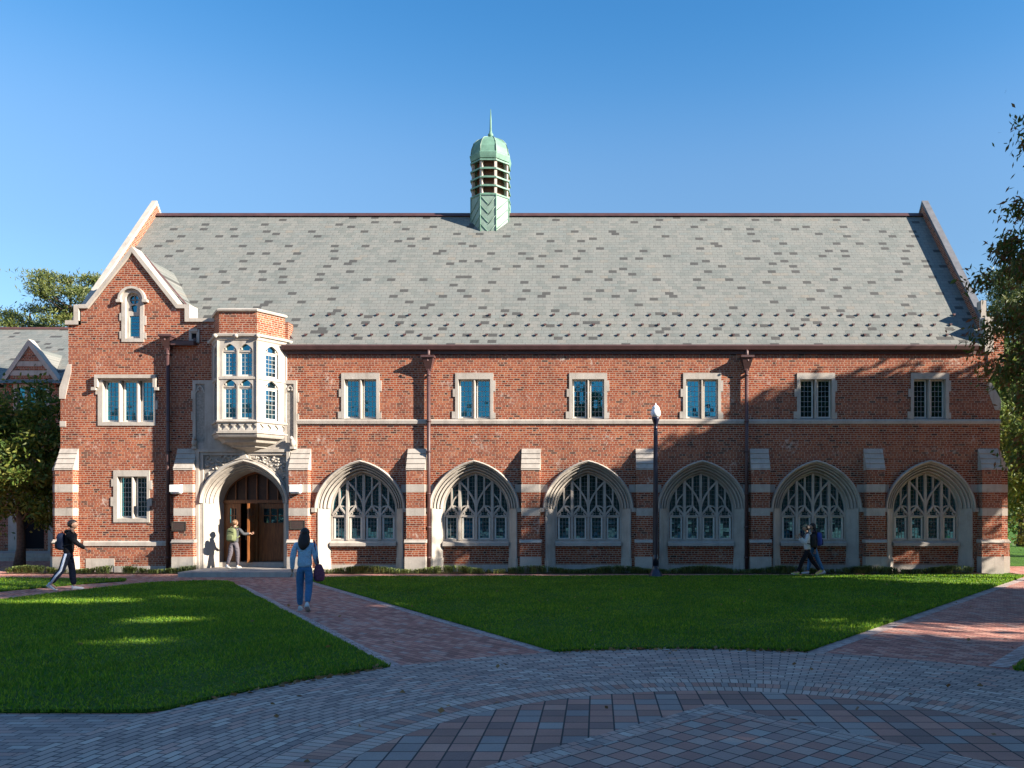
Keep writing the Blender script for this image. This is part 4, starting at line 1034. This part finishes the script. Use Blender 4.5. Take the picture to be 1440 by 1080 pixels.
pine((-41.9, 60, 0), 16.6, 3.6, 4, 'shorter pine left of the tall one above the far left roof', 'background pines', .62, 26)
pine((27.2, 52, 0), 17.2, 4.2, 9, 'pine behind the hall, at the right end of its roof', 'background pines', .4, 80)
crown_tree('yellow_green_tree', 'bright yellow green tree behind the right end of the hall', 'tree', (20.2, 36.5, 0), .2, (0, 0, 4.4), (3.2, 2.6, 3.6), 170, 80, .38, (.22, .11), 'leaf_bright', 31, shell=.3)
crown_tree('yellow_green_tree', 'dim green tree standing farther off behind the right end of the hall', 'tree', (24.5, 47, 0), .25, (0, 0, 6.5), (4.6, 3.6, 5.6), 200, 80, .55, (.32, .16), 'leaf_magnolia', 33, shell=.3)
crown_tree('shrub', 'low yellow shrub at the foot of the hall right corner', 'shrub', (16.4, 29.6, 0), .05, (0, 0, 1.0), (1.1, .9, .9), 50, 60, .2, (.12, .06), 'leaf_bright', 41, shell=.2)
# far wood line
def wood_line():
    rng = np.random.default_rng(77); C = []
    for k in range(260):
        x = rng.uniform(-190, 190); y = rng.uniform(120, 150); h = rng.uniform(7, 12)
        C.append(np.array([x, y, h*.5])+rng.normal(size=(110, 3))*np.array([3.2, 2, h*.24]))
    return tag(quads_obj('far_wood', leaves(rng, np.concatenate(C), 1.0, .8), ['leaf_shade']), kind='stuff')
wood_line()
# grass blades
def inside(poly, x, y):
    c = np.zeros(len(x), bool); n = len(poly); j = n-1
    for i in range(n):
        xi, yi = poly[i]; xj, yj = poly[j]
        c ^= ((yi > y) != (yj > y)) & (x < (xj-xi)*(y-yi)/(yj-yi+1e-12)+xi); j = i
    return c
rng = np.random.default_rng(1); G = []
for poly, dens in ((lawn_left, 950), (lawn_right, 750), (lawn_small, 300), (lawn_far, 500)):
    P = np.array(poly); a0, a1 = P[:, 0].min(), P[:, 0].max(); b0_, b1_ = P[:, 1].min(), P[:, 1].max()
    a1 = min(a1, 14.5)
    n = int((a1-a0)*(b1_-b0_)*dens); x = rng.uniform(a0, a1, n); y = rng.uniform(b0_, b1_, n)
    keep = inside(poly, x, y) & (np.abs((x)/np.maximum(y, 1)+.10) < 1.15) & (rng.uniform(size=n) < np.clip(16/np.maximum(y, 1), .45, 1)); x = x[keep]; y = y[keep]
    G.append(np.stack([x, y, np.full(len(x), LZ-.005)], 1))
for pl in (lawn_left, lawn_right, lawn_far, lawn_small):
    q = np.array(pl+[pl[0]]); 
    for a_, b_ in zip(q[:-1], q[1:]):
        m = int(np.linalg.norm(b_-a_)*170); t_ = rng.uniform(size=(m, 1)); pt = a_+(b_-a_)*t_+rng.normal(size=(m, 2))*.012
        G.append(np.concatenate([pt, np.full((m, 1), .012)], 1))
C = np.concatenate(G); n = len(C)
wd = .006+.0006*C[:, 1]; h = rng.uniform(.022, .055, n)*(1+.35*np.sin(C[:, 0]*1.7)*np.cos(C[:, 1]*1.3))
a = rng.uniform(0, math.pi, n); lean = rng.normal(size=(n, 2))*.018
V = np.empty((n, 3, 3)); V[:, 0] = C+np.stack([np.cos(a)*wd, np.sin(a)*wd, 0*a], 1); V[:, 1] = C-np.stack([np.cos(a)*wd, np.sin(a)*wd, 0*a], 1)
V[:, 2] = C+np.stack([lean[:, 0], lean[:, 1], h], 1)
tag(quads_obj('grass', V.reshape(-1, 3), ['grass_blade'], nv=3), kind='stuff')
# strap-leaved ground cover along the wall
rng = np.random.default_rng(2); C = []
for (a0, a1, nn) in ((-19.2, -13.1, 130), (-9.2, 12.2, 470)):
    for k in range(nn):
        cx = rng.uniform(a0, a1); cy = rng.uniform(26.42, 26.62); m = 26
        C.append(np.stack([cx+rng.normal(size=m)*.05, cy+rng.normal(size=m)*.03, np.full(m, .0)], 1))
C = np.concatenate(C); n = len(C); L_ = rng.uniform(.11, .27, n)*(1+.3*np.sin(C[:, 0]*2.3)); a = rng.uniform(0, 6.283, n); sp_ = rng.uniform(.25, .9, n); w_ = .010
t_ = np.stack([np.cos(a), np.sin(a), 0*a], 1); pv = np.stack([-np.sin(a), np.cos(a), 0*a], 1)*w_
V = np.empty((n, 4, 3)); mid = C+t_*(L_*sp_*.45)[:, None]+np.array([0, 0, 1])*(L_*.8)[:, None]
V[:, 0] = C; V[:, 1] = mid+pv; V[:, 2] = C+t_*(L_*sp_*1.15)[:, None]+np.array([0, 0, 1])*(L_*.75)[:, None]; V[:, 3] = mid-pv
tag(quads_obj('ground_cover', V.reshape(-1, 3), ['strap_leaf']), kind='stuff')
# fallen leaves
rng = np.random.default_rng(3); C = []
for p in arc(-4.3, -2.8, 110)+arc(-.5, 3.0, 120)+arc(5.4, 6.6, 30): C.append((p[0]+rng.normal()*.05, p[1]-.03-abs(rng.normal())*.07, .012))
for k in range(90): C.append((rng.uniform(-9, 9), rng.uniform(7, 24), LZ+.03 if rng.uniform() < .7 else .012))
for k in range(30): a = rng.uniform(0, 6.28); r_ = rng.uniform(2, 6); C.append((PC[0]+r_*math.cos(a), PC[1]+r_*math.sin(a), .012))
C = np.array(C); tag(quads_obj('fallen_leaves', leaves(rng, C, .075, .05, 0, .8), ['dead_leaf']), kind='stuff')

# ================================================================== far left building
YF = 36.0
lb = thing('slate_roofed_wing', 'distant brick building with slate roof and pointed dormer at the far left', 'building', (-24.5, YF, 0))
mb = MB(); dx0, dx1 = X(8, YF), X(79, YF); dm = X(42, YF); dap = Z(487, YF)
mb.plate([(-48, -.3), (-48, Z(545, YF)), (dx0, Z(545, YF)), (dx0, Z(538, YF)), (dm, dap), (dx1, Z(538, YF)), (dx1, Z(545, YF)), (-16, Z(545, YF)), (-16, -.3)],
         [rect(X(24, YF), X(66, YF), Z(577, YF), Z(545, YF)+.001), rect(X(20, YF)-.2, X(62, YF), .35, Z(712, YF))], YF, YF+.5, 'brick')
mb.box(-48, -16, YF+.5, YF+9.5, -.3, Z(545, YF)-.1, 'brick')
mb.build('wall', lb)
mb = MB(); ye = YF-.3; ze = Z(540, YF); yr = YF+5; zr = Z(463, YF+5)
mb.add([(-48, ye, ze), (-16, ye, ze), (-16, yr, zr), (-48, yr, zr), (-48, 2*yr-ye, ze), (-16, 2*yr-ye, ze)], [(0, 1, 2, 3), (3, 2, 5, 4)], 'slate')
yq = ye+(dap-ze)/(zr-ze)*(yr-ye)
for e in (dx0, dx1): mb.add([(dm, YF+.02, dap-.02), (e, YF+.02, Z(538, YF)), (e, ye+.2, ze+.2), (dm, yq, dap)], [(0, 1, 2, 3)], 'slate')
rf = mb.build('roof', lb, normals=False)
mb = MB(); mb.tube([(-48, yr, zr+.02), (-16, yr, zr+.02)], .09, 'copper_brown', 6); mb.build('ridge_cap', rf)
mb = MB(); coping(mb, [(dx0-.1, Z(538, YF)-.1), (dm, dap), (dx1+.1, Z(538, YF)-.1)], .18, YF-.08, YF+.3, 'stone_fine')
for (z_, ) in ((Z(512, YF),), (Z(525, YF),)):
    hw = (dap-z_)*.72; mb.box(dm-hw, dm+hw, YF-.03, YF+.01, z_-.10, z_+.12, 'stone_plain')
mb.build('dormer_coping', lb)
mb = MB(); wx0, wx1, wz0, wz1 = X(20, YF), X(70, YF), Z(580, YF), Z(540, YF)
n = 3; hs = []; lw_ = (wx1-wx0-.5)/3
for i in range(3): a = wx0+.15+i*(lw_+.1); hs.append(rect(a, a+lw_, wz0+.15, wz1-.15))
mb.plate(rect(wx0, wx1, wz0, wz1), hs, YF-.05, YF+.1, 'stone_fine'); ww = mb.build('window', lb)
for h_ in hs:
    mb = MB(); mb.add([(h_[0][0], YF+.06, h_[0][1]), (h_[2][0], YF+.06, h_[0][1]), (h_[2][0], YF+.06, h_[2][1]), (h_[0][0], YF+.06, h_[2][1])], [(0, 1, 2, 3)], 'glass')
    for k in range(1, 5): zz = h_[0][1]+(h_[2][1]-h_[0][1])*k/5; mb.box(h_[0][0], h_[2][0], YF+.04, YF+.055, zz-.01, zz+.01, 'lead')
    mb.build('pane', ww)
mb = MB(); a0, a1, ztp = X(18, YF)-.3, X(66, YF), Z(708, YF)
mb.box(X(14, YF), X(26, YF), YF-.12, YF+.3, 0, ztp, 'stone_plain'); mb.box(X(70, YF), X(80, YF), YF-.12, YF+.3, 0, ztp, 'stone_plain'); mb.box(X(8, YF), X(86, YF), YF-.14, YF+.3, ztp+.002, ztp+.35, 'stone_plain')
mb.build('door_frame', lb)
mb = MB(); mb.box(X(26, YF), X(70, YF), YF+.25, YF+.3, .3, ztp, 'dark_void'); mb.build('door', lb)
mb = MB(); mb.box(-30, -19, 33.6, YF-.13, -.05, .28, 'stone_plain'); mb.box(-30, -19, 33.1, 33.598, -.05, .14, 'stone_plain'); mb.build('steps', lb)

# ================================================================== people
def cloth(name, c, sc=9, b=.9):
    a = NT(name); m = a.n('Mapping', {'Vector': a.pos(), 'Scale': (1, 1, 2.2)}); n = a.noise(sc, 4, m.outputs[0]); n2 = a.noise(40, 2)
    a.base(a.mix(1.0, tuple(c), a.ramp(n2, [(.3, (.86, .86, .86)), (.7, (1.12, 1.12, 1.12))]), 'MULTIPLY'), .88, .25); a.bump(n, b, .05); MATS[name] = a.m
simple('skin', (.42, .24, .16), .55, .4, .06, 20); simple('hair_dark', (.018, .012, .010), .5, .4, .3, 60, 0, .5); simple('hair_blond', (.16, .09, .045), .5, .4, .25, 60, 0, .5)
cloth('cloth_black', (.010, .010, .013)); cloth('cloth_navy', (.008, .013, .030))
cloth('denim_light', (.33, .52, .66)); cloth('denim', (.06, .17, .32))
cloth('cloth_grey', (.07, .074, .08)); cloth('cloth_lightgrey', (.62, .63, .63))
cloth('legging_grey', (.12, .105, .12)); simple('shoe_white', (.62, .62, .62), .6, .4, .05); simple('shoe_lime', (.42, .48, .10), .6, .4, .1)
simple('sole', (.5, .5, .48), .7, .4); simple('bag_olive', (.15, .17, .08), .8, .3, .15, 12); simple('bag_navy', (.012, .022, .055), .7, .4, .2, 12); simple('bag_black', (.012, .012, .013), .7, .4, .2, 12)
simple('bag_blue', (.03, .06, .30), .7, .4, .15, 12); cloth('tote_mauve', (.16, .06, .10)); simple('camo', (.22, .22, .15), .8, .3, .5, 30); simple('stripe_white', (.55, .62, .75), .7, .3)
simple('eye_dark', (.02, .02, .02), .3, .5); simple('lip', (.32, .12, .10), .5, .4)

def skin_mesh(chains, sub=2):
    """chains: list of lists of (pos, (rx, ry)) sharing joints by index key -> evaluated mesh verts, faces"""
    keys = {}; vs = []; rs = []; es = []
    for ch in chains:
        prev = None
        for (k, p, r) in ch:
            if k not in keys: keys[k] = len(vs); vs.append(tuple(p)); rs.append(r)
            if prev is not None: es.append((prev, keys[k]))
            prev = keys[k]
    me = bpy.data.meshes.new('tmp'); me.from_pydata(vs, es, []); o = bpy.data.objects.new('tmp', me); COL.objects.link(o)
    md = o.modifiers.new('s', 'SKIN'); md.use_smooth_shade = True; md.branch_smoothing = .6
    for i, sv in enumerate(me.skin_vertices[0].data):
        sv.radius = rs[i] if isinstance(rs[i], tuple) else (rs[i], rs[i]); sv.use_root = (i == 0)
    m2 = o.modifiers.new('u', 'SUBSURF'); m2.levels = sub; m2.render_levels = sub
    dg = bpy.context.evaluated_depsgraph_get(); dg.update(); ev = o.evaluated_get(dg).to_mesh()
    V = [v.co.copy() for v in ev.vertices]; Fc = [list(p.vertices) for p in ev.polygons]
    bpy.data.objects.remove(o); bpy.data.meshes.remove(me)
    return V, Fc
def person(label, H, loc, rotz, pose, mats, group=None, hair='short', lean=0.0, turn=0.0):
    """local axes: +y forward, x right. pose: leg/arm angles in degrees"""
    root = None
    L = lambda v: v*H
    legs = {}
    for s_, (th, kn) in ((-1, pose['legL']), (1, pose['legR'])):
        hip = Vector((s_*.052, 0, .52)); a = R(th); b_ = R(th-kn)
        knee = hip+.245*Vector((s_*.02, math.sin(a), -math.cos(a))); ank = knee+.235*Vector((0, math.sin(b_), -math.cos(b_)))
        legs[s_] = [hip, knee, ank]
    heel = {s_: R(pose['foot'][0 if s_ < 0 else 1]) for s_ in (-1, 1)}
    for s_ in (-1, 1):
        ank = legs[s_][2]; p = heel[s_]; toe = ank+Vector((s_*.012, .095*math.cos(p), .095*math.sin(p)-.022)); legs[s_].append(toe)
    low = min(min(legs[s_][2].z-.040, legs[s_][3].z-.012) for s_ in (-1, 1))
    ln = R(lean)
    def up(v):
        v = Vector(v); z = v.z-.52; return Vector((v.x, v.y+z*math.sin(ln), .52+z*math.cos(ln)))
    arms = {}
    for s_, key in ((-1, 'armL'), (1, 'armR')):
        sh = up((s_*.105, 0, .805)); A = pose[key]
        if len(A) == 3:
            a = R(A[0]); e = R(A[0]+A[1]); out = A[2]
            el = sh+.175*Vector((s_*out, math.sin(a), -math.cos(a))).normalized(); wr = el+.150*Vector((s_*out*.2, math.sin(e), -math.cos(e))).normalized()
        else: el, wr = Vector(A[0:3]), Vector(A[3:6])
        arms[s_] = [sh, el, wr]
    def W_(v): return Vector((v.x, v.y, v.z-low))*H
    pel = Vector((0, 0, .535)); mid = up((0, .004, .62)); ch = up((0, .004, .74)); nb = up((0, 0, .825)); nk = up((0, .008, .855)); hd = up((0, .014, .905))
    def body(k): # k: inflation list
        f = lambda a, b_=None: (a*H, (b_ or a)*H)
        C = [[('pel', W_(pel), f(.070, .056)), ('mid', W_(mid), f(.062, .05)), ('ch', W_(ch), f(.076, .056)), ('nb', W_(nb), f(.034, .034)), ('nk', W_(nk), f(.028, .03)), ('hd', W_(hd), f(.03, .035))]]
        for s_ in (-1, 1):
            h, kn, an, to = legs[s_]
            C.append([('pel', 0, 0), ('hip%d' % s_, W_(h-Vector((0, 0, .02))), f(.048)), ('kn%d' % s_, W_(kn), f(.032)), ('cf%d' % s_, W_(kn*.6+an*.4+Vector((0, -.008, 0))), f(.031)), ('an%d' % s_, W_(an), f(.020)), ('to%d' % s_, W_(to), f(.018, .012))])
            s0, el, wr = arms[s_]; hand = wr+(wr-el).normalized()*.035
            C.append([('ch', 0, 0), ('sh%d' % s_, W_(s0), f(.032)), ('ua%d' % s_, W_(s0*.5+el*.5), f(.027)), ('el%d' % s_, W_(el), f(.022)), ('wr%d' % s_, W_(wr), f(.015)), ('ha%d' % s_, W_(hand), f(.019, .010))])
        return C
    C = body(0)
    V, Fc = skin_mesh(C)
    mb = MB(); mb.add(V, Fc, 'skin', True)
    # fingers
    for s_ in (-1, 1):
        s0, el, wr = arms[s_]; d = (wr-el).normalized(); side = d.cross(Vector((1, 0, 0))); 
        if side.length < .2: side = d.cross(Vector((0, 0, 1)))
        side.normalize(); nrm = d.cross(side).normalized(); palm = wr+d*.045
        for q in range(4):
            b_ = palm+side*(q-1.5)*.0115; ll = (.038, .044, .041, .032)[q]; cur = nrm*(-s_)*.012*(1+.3*q)
            mb.tube([W_(b_), W_(b_+d*ll*.5+cur*.3), W_(b_+d*ll*.85+cur)], [.0052*H, .0048*H, .0036*H], 'skin', 6)
        b_ = wr+d*.02+side*.016; mb.tube([W_(b_), W_(b_+d*.018+side*.012), W_(b_+d*.034+side*.012+nrm*(-s_)*.006)], [.0062*H, .0055*H, .004*H], 'skin', 6)
    # head with face, turned
    hc = W_(hd)+Vector((0, .006*H, .028*H)); T = Matrix.Translation(hc) @ Matrix.Rotation(R(turn), 4, 'Z'); mb.T = T
    bm = bmesh.new(); bmesh.ops.create_uvsphere(bm, u_segments=20, v_segments=14, radius=1)
    hv = []
    for v in bm.verts:
        x, y, z = v.co; s1 = 1-.24*max(0, -z)**1.3; hv.append((x*.047*H*s1, y*.057*H*(1-.12*max(0, -z)), z*.066*H))
    mb.add(hv, [[v.index for v in f.verts] for f in bm.faces], 'skin', True); bm.free()
    mb.blob((0, .055*H, -.008*H), (.007*H, .012*H, .012*H), 'skin'); mb.blob((0, .050*H, -.034*H), (.013*H, .006*H, .004*H), 'lip')
    for s_ in (-1, 1): mb.blob((s_*.017*H, .048*H, .003*H), (.006*H, .004*H, .004*H), 'eye_dark'); mb.blob((s_*.045*H, -.002*H, -.004*H), (.005*H, .011*H, .016*H), 'skin')
    mb.T = None
    body_o = mb.build('person', normals=False); tag(body_o, label, 'person', group)
    # clothes
    g = lambda r, a: (r[0]*a, r[1]*a)
    up_chain = [[('pel', W_(pel-Vector((0, 0, .030))), (.098*H, .074*H)), ('wb', W_(pel*.4+mid*.6), (.094*H, .070*H)), ('mid', W_(mid*.5+ch*.5), (.096*H, .070*H)), ('ch', W_(ch), (.102*H, .072*H)), ('nb', W_(nb), (.050*H, .048*H)), ('nk', W_(nb*.4+nk*.6), (.038*H, .040*H))]]
    for s_ in (-1, 1):
        s0, el, wr = arms[s_]; up_chain.append([('ch', 0, 0), ('s%d' % s_, W_(s0), (.046*H, .048*H)), ('u%d' % s_, W_(s0*.5+el*.5), (.041*H, .041*H)), ('e%d' % s_, W_(el), (.036*H, .036*H)), ('w%d' % s_, W_(wr-(wr-el)*.06), (.025*H, .025*H))])
    V, Fc = skin_mesh(up_chain); mb = MB(); mb.add(V, Fc, mats['top'], True)
    if pose.get('hood'): mb.blob(tuple(W_(nb)+Vector((0, -.045*H, .005*H))), (.062*H, .04*H, .035*H), mats['top'], 2)
    if pose.get('collar'): mb.blob(tuple(W_(nb)+Vector((0, -.006*H, .012*H))), (.044*H, .042*H, .018*H), mats['top'], 2)
    mb.build('jacket', body_o, normals=False)
    lo = [[('pel', W_(pel-Vector((0, 0, .005))), (.078*H, .064*H)), ('ml', W_(mid-Vector((0, 0, .03))), (.062*H, .05*H))]]
    fl = pose.get('flare', 1)
    for s_ in (-1, 1):
        h, kn, an, to = legs[s_]; lo.append([('pel', 0, 0), ('h%d' % s_, W_(h-Vector((0, 0, .02))), (.056*H, .060*H)), ('k%d' % s_, W_(kn), (.044*H, .044*H)), ('c%d' % s_, W_(kn*.6+an*.4+Vector((0, -.006, 0))), (.040*H*fl, .040*H*fl)), ('a%d' % s_, W_(an+(kn-an)*.06), (.030*H*fl, .030*H*fl))])
    V, Fc = skin_mesh(lo); mb = MB(); mb.add(V, Fc, mats['legs'], True); tr_ = mb.build('trousers', body_o, normals=False)
    if pose.get('stripe'):
        mb = MB(); s_ = pose['stripe']; h, kn, an, to = legs[s_]; cf = kn*.6+an*.4+Vector((0, -.006, 0)); o_ = Vector((s_*1.0, 0, 0))
        pts = [W_(h)+o_*.052*H, W_((h+kn)/2)+o_*.048*H, W_(kn)+o_*.037*H, W_(cf)+o_*.035*H, W_(an)+o_*.026*H]
        mb.tube(pts, [.016*H]*5, 'stripe_white', 8); mb.build('side_stripe', body_o, normals=False)
    for s_ in (-1, 1):
        h, kn, an, to = legs[s_]; p = heel[s_]; T = Matrix.Translation(W_(an)) @ Matrix.Rotation(p, 4, 'X')
        mb = MB(); mb.T = T; k = H
        sec = []
        for (yy, hw, zt) in ((-.032, .014, .012), (-.026, .024, .020), (.0, .026, .018), (.035, .026, .002), (.075, .029, -.012), (.105, .024, -.018), (.118, .010, -.026)):
            sec.append([(hw*math.cos(t)*k*(1 if math.sin(t) > -.1 else 1), yy*k, (-.036+(zt+.036)*max(0, math.sin(t)))*k) for t in [j*math.pi/6 for j in range(7)]])
        vs = [p_ for r_ in sec for p_ in r_]; fs = []
        for i in range(len(sec)-1):
            for j in range(6): fs.append((7*i+j, 7*i+j+1, 7*i+j+8, 7*i+j+7))
            fs.append((7*i+6, 7*i, 7*i+7, 7*i+13))
        fs.append(tuple(range(7))); fs.append(tuple(range(7*(len(sec)-1), 7*len(sec)))); mb.add(vs, fs, mats['shoe'], True)
        so_ = [(x_*k*1.05, y_*k) for x_, y_ in ((-.015, -.036), (-.026, -.02), (-.025, .04), (-.031, .075), (-.022, .11), (0, .123), (.022, .11), (.031, .075), (.025, .04), (.026, -.02), (.015, -.036))]
        mb.plate(so_, [], -.046*k, -.034*k, 'sole', 'z'); mb.build('shoe', body_o)
    # hair
    mb = MB(); mb.T = T = Matrix.Translation(hc) @ Matrix.Rotation(R(turn), 4, 'Z'); hm = mats['hair']
    bm = bmesh.new(); bmesh.ops.create_uvsphere(bm, u_segments=20, v_segments=14, radius=1); hv = []
    for v in bm.verts:
        x, y, z = v.co; zz = z; yy = y-.16
        cut = .25 if y > .3 else (-.45 if y < -.1 else -.1)
        sc = 1.10 if z > cut else .90
        hv.append((x*.052*H*sc, (yy*.061)*H*sc, (z*.069+.006)*H*(1 if z > cut else .9)))
    mb.add(hv, [[v.index for v in f.verts] for f in bm.faces], hm, True); bm.free()
    mb.T = Matrix.Translation(hc)
    if hair == 'long':
        V, Fc = skin_mesh([[('a', Vector((0, -.035, .03))*H, (.050*H, .034*H)), ('b', Vector((0, -.052, -.04))*H, (.072*H, .034*H)), ('c', Vector((-.004, -.066, -.10))*H, (.082*H, .030*H)), ('d', Vector((-.014, -.080, -.150))*H, (.062*H, .022*H)), ('e', Vector((-.024, -.084, -.20))*H, (.022*H, .010*H))]])
        mb.add(V, Fc, hm, True)
    if hair == 'bun': mb.blob((0, -.066*H, .022*H), (.026*H, .024*H, .026*H), hm, 2, .1)
    mb.build('hair', body_o, normals=False)
    if pose.get('cap'):
        mb = MB(); mb.T = Matrix.Translation(hc) @ Matrix.Rotation(R(turn), 4, 'Z'); mb.blob((0, -.004*H, .034*H), (.050*H, .062*H, .042*H), 'camo', 2); mb.plate([(-.035*H, .04*H), (-.03*H, .09*H), (0, .10*H), (.03*H, .09*H), (.035*H, .04*H)], [], .026*H, .031*H, 'camo', 'z'); mb.build('cap', body_o)
    body_o.location = loc; body_o.rotation_euler = (0, 0, rotz)
    M = Matrix.Translation(loc) @ Matrix.Rotation(rotz, 4, 'Z')
    return M, {'nb': W_(nb), 'ch': W_(ch), 'mid': W_(mid), 'H': H, 'arms': {k: [W_(q) for q in v] for k, v in arms.items()}}
def backpack(M, J, label, mat, mat2=None, dx=0.0, tilt=0):
    H = J['H']; c = (J['ch']+J['mid'])/2+Vector((dx, -.105*H, .012*H)); base = M @ c
    t = thing('backpack', label, 'backpack', base, M.to_euler().z, 'backpacks carried by the students')
    def rounded(cx, cy, cz, w, d, h, m, mb, e=.45):
        bm = bmesh.new(); bmesh.ops.create_uvsphere(bm, u_segments=20, v_segments=14, radius=1)
        f = lambda v: math.copysign(abs(v)**e, v)
        mb.add([(cx+f(v.co.x)*w/2*(1-.12*max(0, v.co.z)), cy+f(v.co.y)*d/2*(1+.15*max(0, -v.co.z)), cz+f(v.co.z)*h/2) for v in bm.verts], [[v.index for v in q.verts] for q in bm.faces], m, True); bm.free()
    WO[t.name] = Vector((0, 0, 0))
    mb = MB(); rounded(0, 0, 0, .31, .17, .44, mat, mb, .5); mb.build('main_pouch', t, normals=False)
    mb = MB(); rounded(0, -.09, -.09, .24, .08, .20, mat2 or mat, mb, .5); mb.tube([(-.13, -.085, .08), (0, -.095, .15), (.13, -.085, .08)], .006, mat2 or mat, 5); mb.build('front_pocket', t, normals=False)
    mb = MB(); mb.tube([(-.04, .02, .21), (-.03, .02, .25), (.03, .02, .25), (.04, .02, .21)], .009, mat2 or mat, 6); mb.build('grab_loop', t, normals=False)
    rel = lambda v: v-c
    for s_ in (-1, 1):
        sh = J['arms'][s_][0]; a = sh+Vector((-s_*.045*H, -.05*H, .035*H)); b_ = sh+Vector((-s_*.040*H, .01*H, .052*H)); d = sh+Vector((-s_*.032*H, .058*H, -.02*H)); e = J['ch']+Vector((s_*.080*H, .040*H, -.085*H)); g_ = J['mid']+Vector((s_*.088*H, -.045*H, .01*H))
        mb = MB(); mb.tube([rel(q) for q in (a, b_, d, e, g_)], .018, mat2 or mat, 6); mb.build('strap', t, normals=False)
    return t
# walking figure at the left
M, J = person('person in black hoodie and white striped dark trousers, walking beside the small left lawn', 1.82, (-13.75, 21.15, .0), R(-72),
   {'legL': (9, 3), 'legR': (-15, 20), 'foot': (2, -32), 'armL': (-22, 8, .2), 'armR': (40, 14, .30), 'stripe': 1, 'hood': 1, 'flare': 1.15},
   {'top': 'cloth_black', 'legs': 'cloth_navy', 'shoe': 'shoe_white', 'hair': 'hair_dark'}, lean=7, turn=-8)
backpack(M, J, 'dark navy backpack worn by the person in black at the left', 'bag_navy', 'bag_black')
# woman in denim
M, J = person('woman with long dark hair in denim jacket and jeans, walking away on the brick path', 1.69, (-6.02, 16.75, 0), R(12),
   {'legL': (5, 4), 'legR': (-14, 24), 'foot': (0, -30), 'armL': (-6, 14, .20), 'armR': (-8, 60, .14), 'collar': 1, 'flare': 1.1},
   {'top': 'denim_light', 'legs': 'denim', 'shoe': 'shoe_white', 'hair': 'hair_dark'}, hair='long', lean=2, turn=0)
H = 1.69; sh = J['arms'][1][0]; tb = sh+Vector((.055*H, -.02, -.37*H)); base = M @ tb
tt = thing('tote_bag', 'long mauve shoulder bag hanging at the right side of the woman in denim', 'bag', base, M.to_euler().z); WO[tt.name] = Vector((0, 0, 0))
mb = MB(); V, Fc = skin_mesh([[('a', Vector((0, 0, .22)), (.03, .06)), ('b', Vector((.01, 0, .06)), (.05, .12)), ('c', Vector((.015, 0, -.07)), (.055, .13)), ('d', Vector((.02, 0, -.16)), (.04, .09))]]); mb.add(V, Fc, 'tote_mauve', True); mb.build('pouch', tt, normals=False)
rs = sh-tb
mb = MB(); mb.tube([(0, .05, .22), rs+Vector((.035, .05, -.04)), rs+Vector((.0, .02, .075)), rs+Vector((.02, -.06, -.02)), (0, -.06, .22)], .014, 'tote_mauve', 6); mb.build('strap', tt, normals=False)
# woman at the door
M, J = person('woman in grey top and leggings pulling the entrance door open', 1.60, (-11.98, 26.85, .152), R(-8),
   {'legL': (-10, 16), 'legR': (8, 6), 'foot': (-14, 0), 'armL': (10, 50, .25), 'armR': (.16, .08, .70, .235, .19, .715)},
   {'top': 'cloth_grey', 'legs': 'legging_grey', 'shoe': 'shoe_white', 'hair': 'hair_blond'}, hair='bun', lean=4, turn=-10)
backpack(M, J, 'olive backpack worn by the woman at the door', 'bag_olive', 'bag_olive')
# the pair at the right
M, J = person('person in light grey hoodie and black trousers, striding left before an arched window', 1.67, (6.72, 26.02, 0), R(86),
   {'legL': (28, 8), 'legR': (-24, 14), 'foot': (12, -22), 'armL': (18, 128, .1), 'armR': (12, 122, .1), 'hood': 1, 'cap': 1},
   {'top': 'cloth_lightgrey', 'legs': 'cloth_black', 'shoe': 'shoe_lime', 'hair': 'hair_dark'}, lean=2)
backpack(M, J, 'black backpack worn by the striding person in the light grey hoodie', 'bag_black', 'bag_black')
M, J = person('person in blue jeans, half hidden behind the striding person in the grey hoodie', 1.66, (7.0, 26.32, 0), R(86),
   {'legL': (-16, 10), 'legR': (16, 5), 'foot': (-14, 4), 'armL': (-10, 20, .1), 'armR': (12, 30, .1)},
   {'top': 'cloth_black', 'legs': 'denim', 'shoe': 'shoe_white', 'hair': 'hair_dark'}, hair='long', lean=2)
backpack(M, J, 'bright blue backpack on the half hidden person in jeans', 'bag_blue', 'bag_navy')
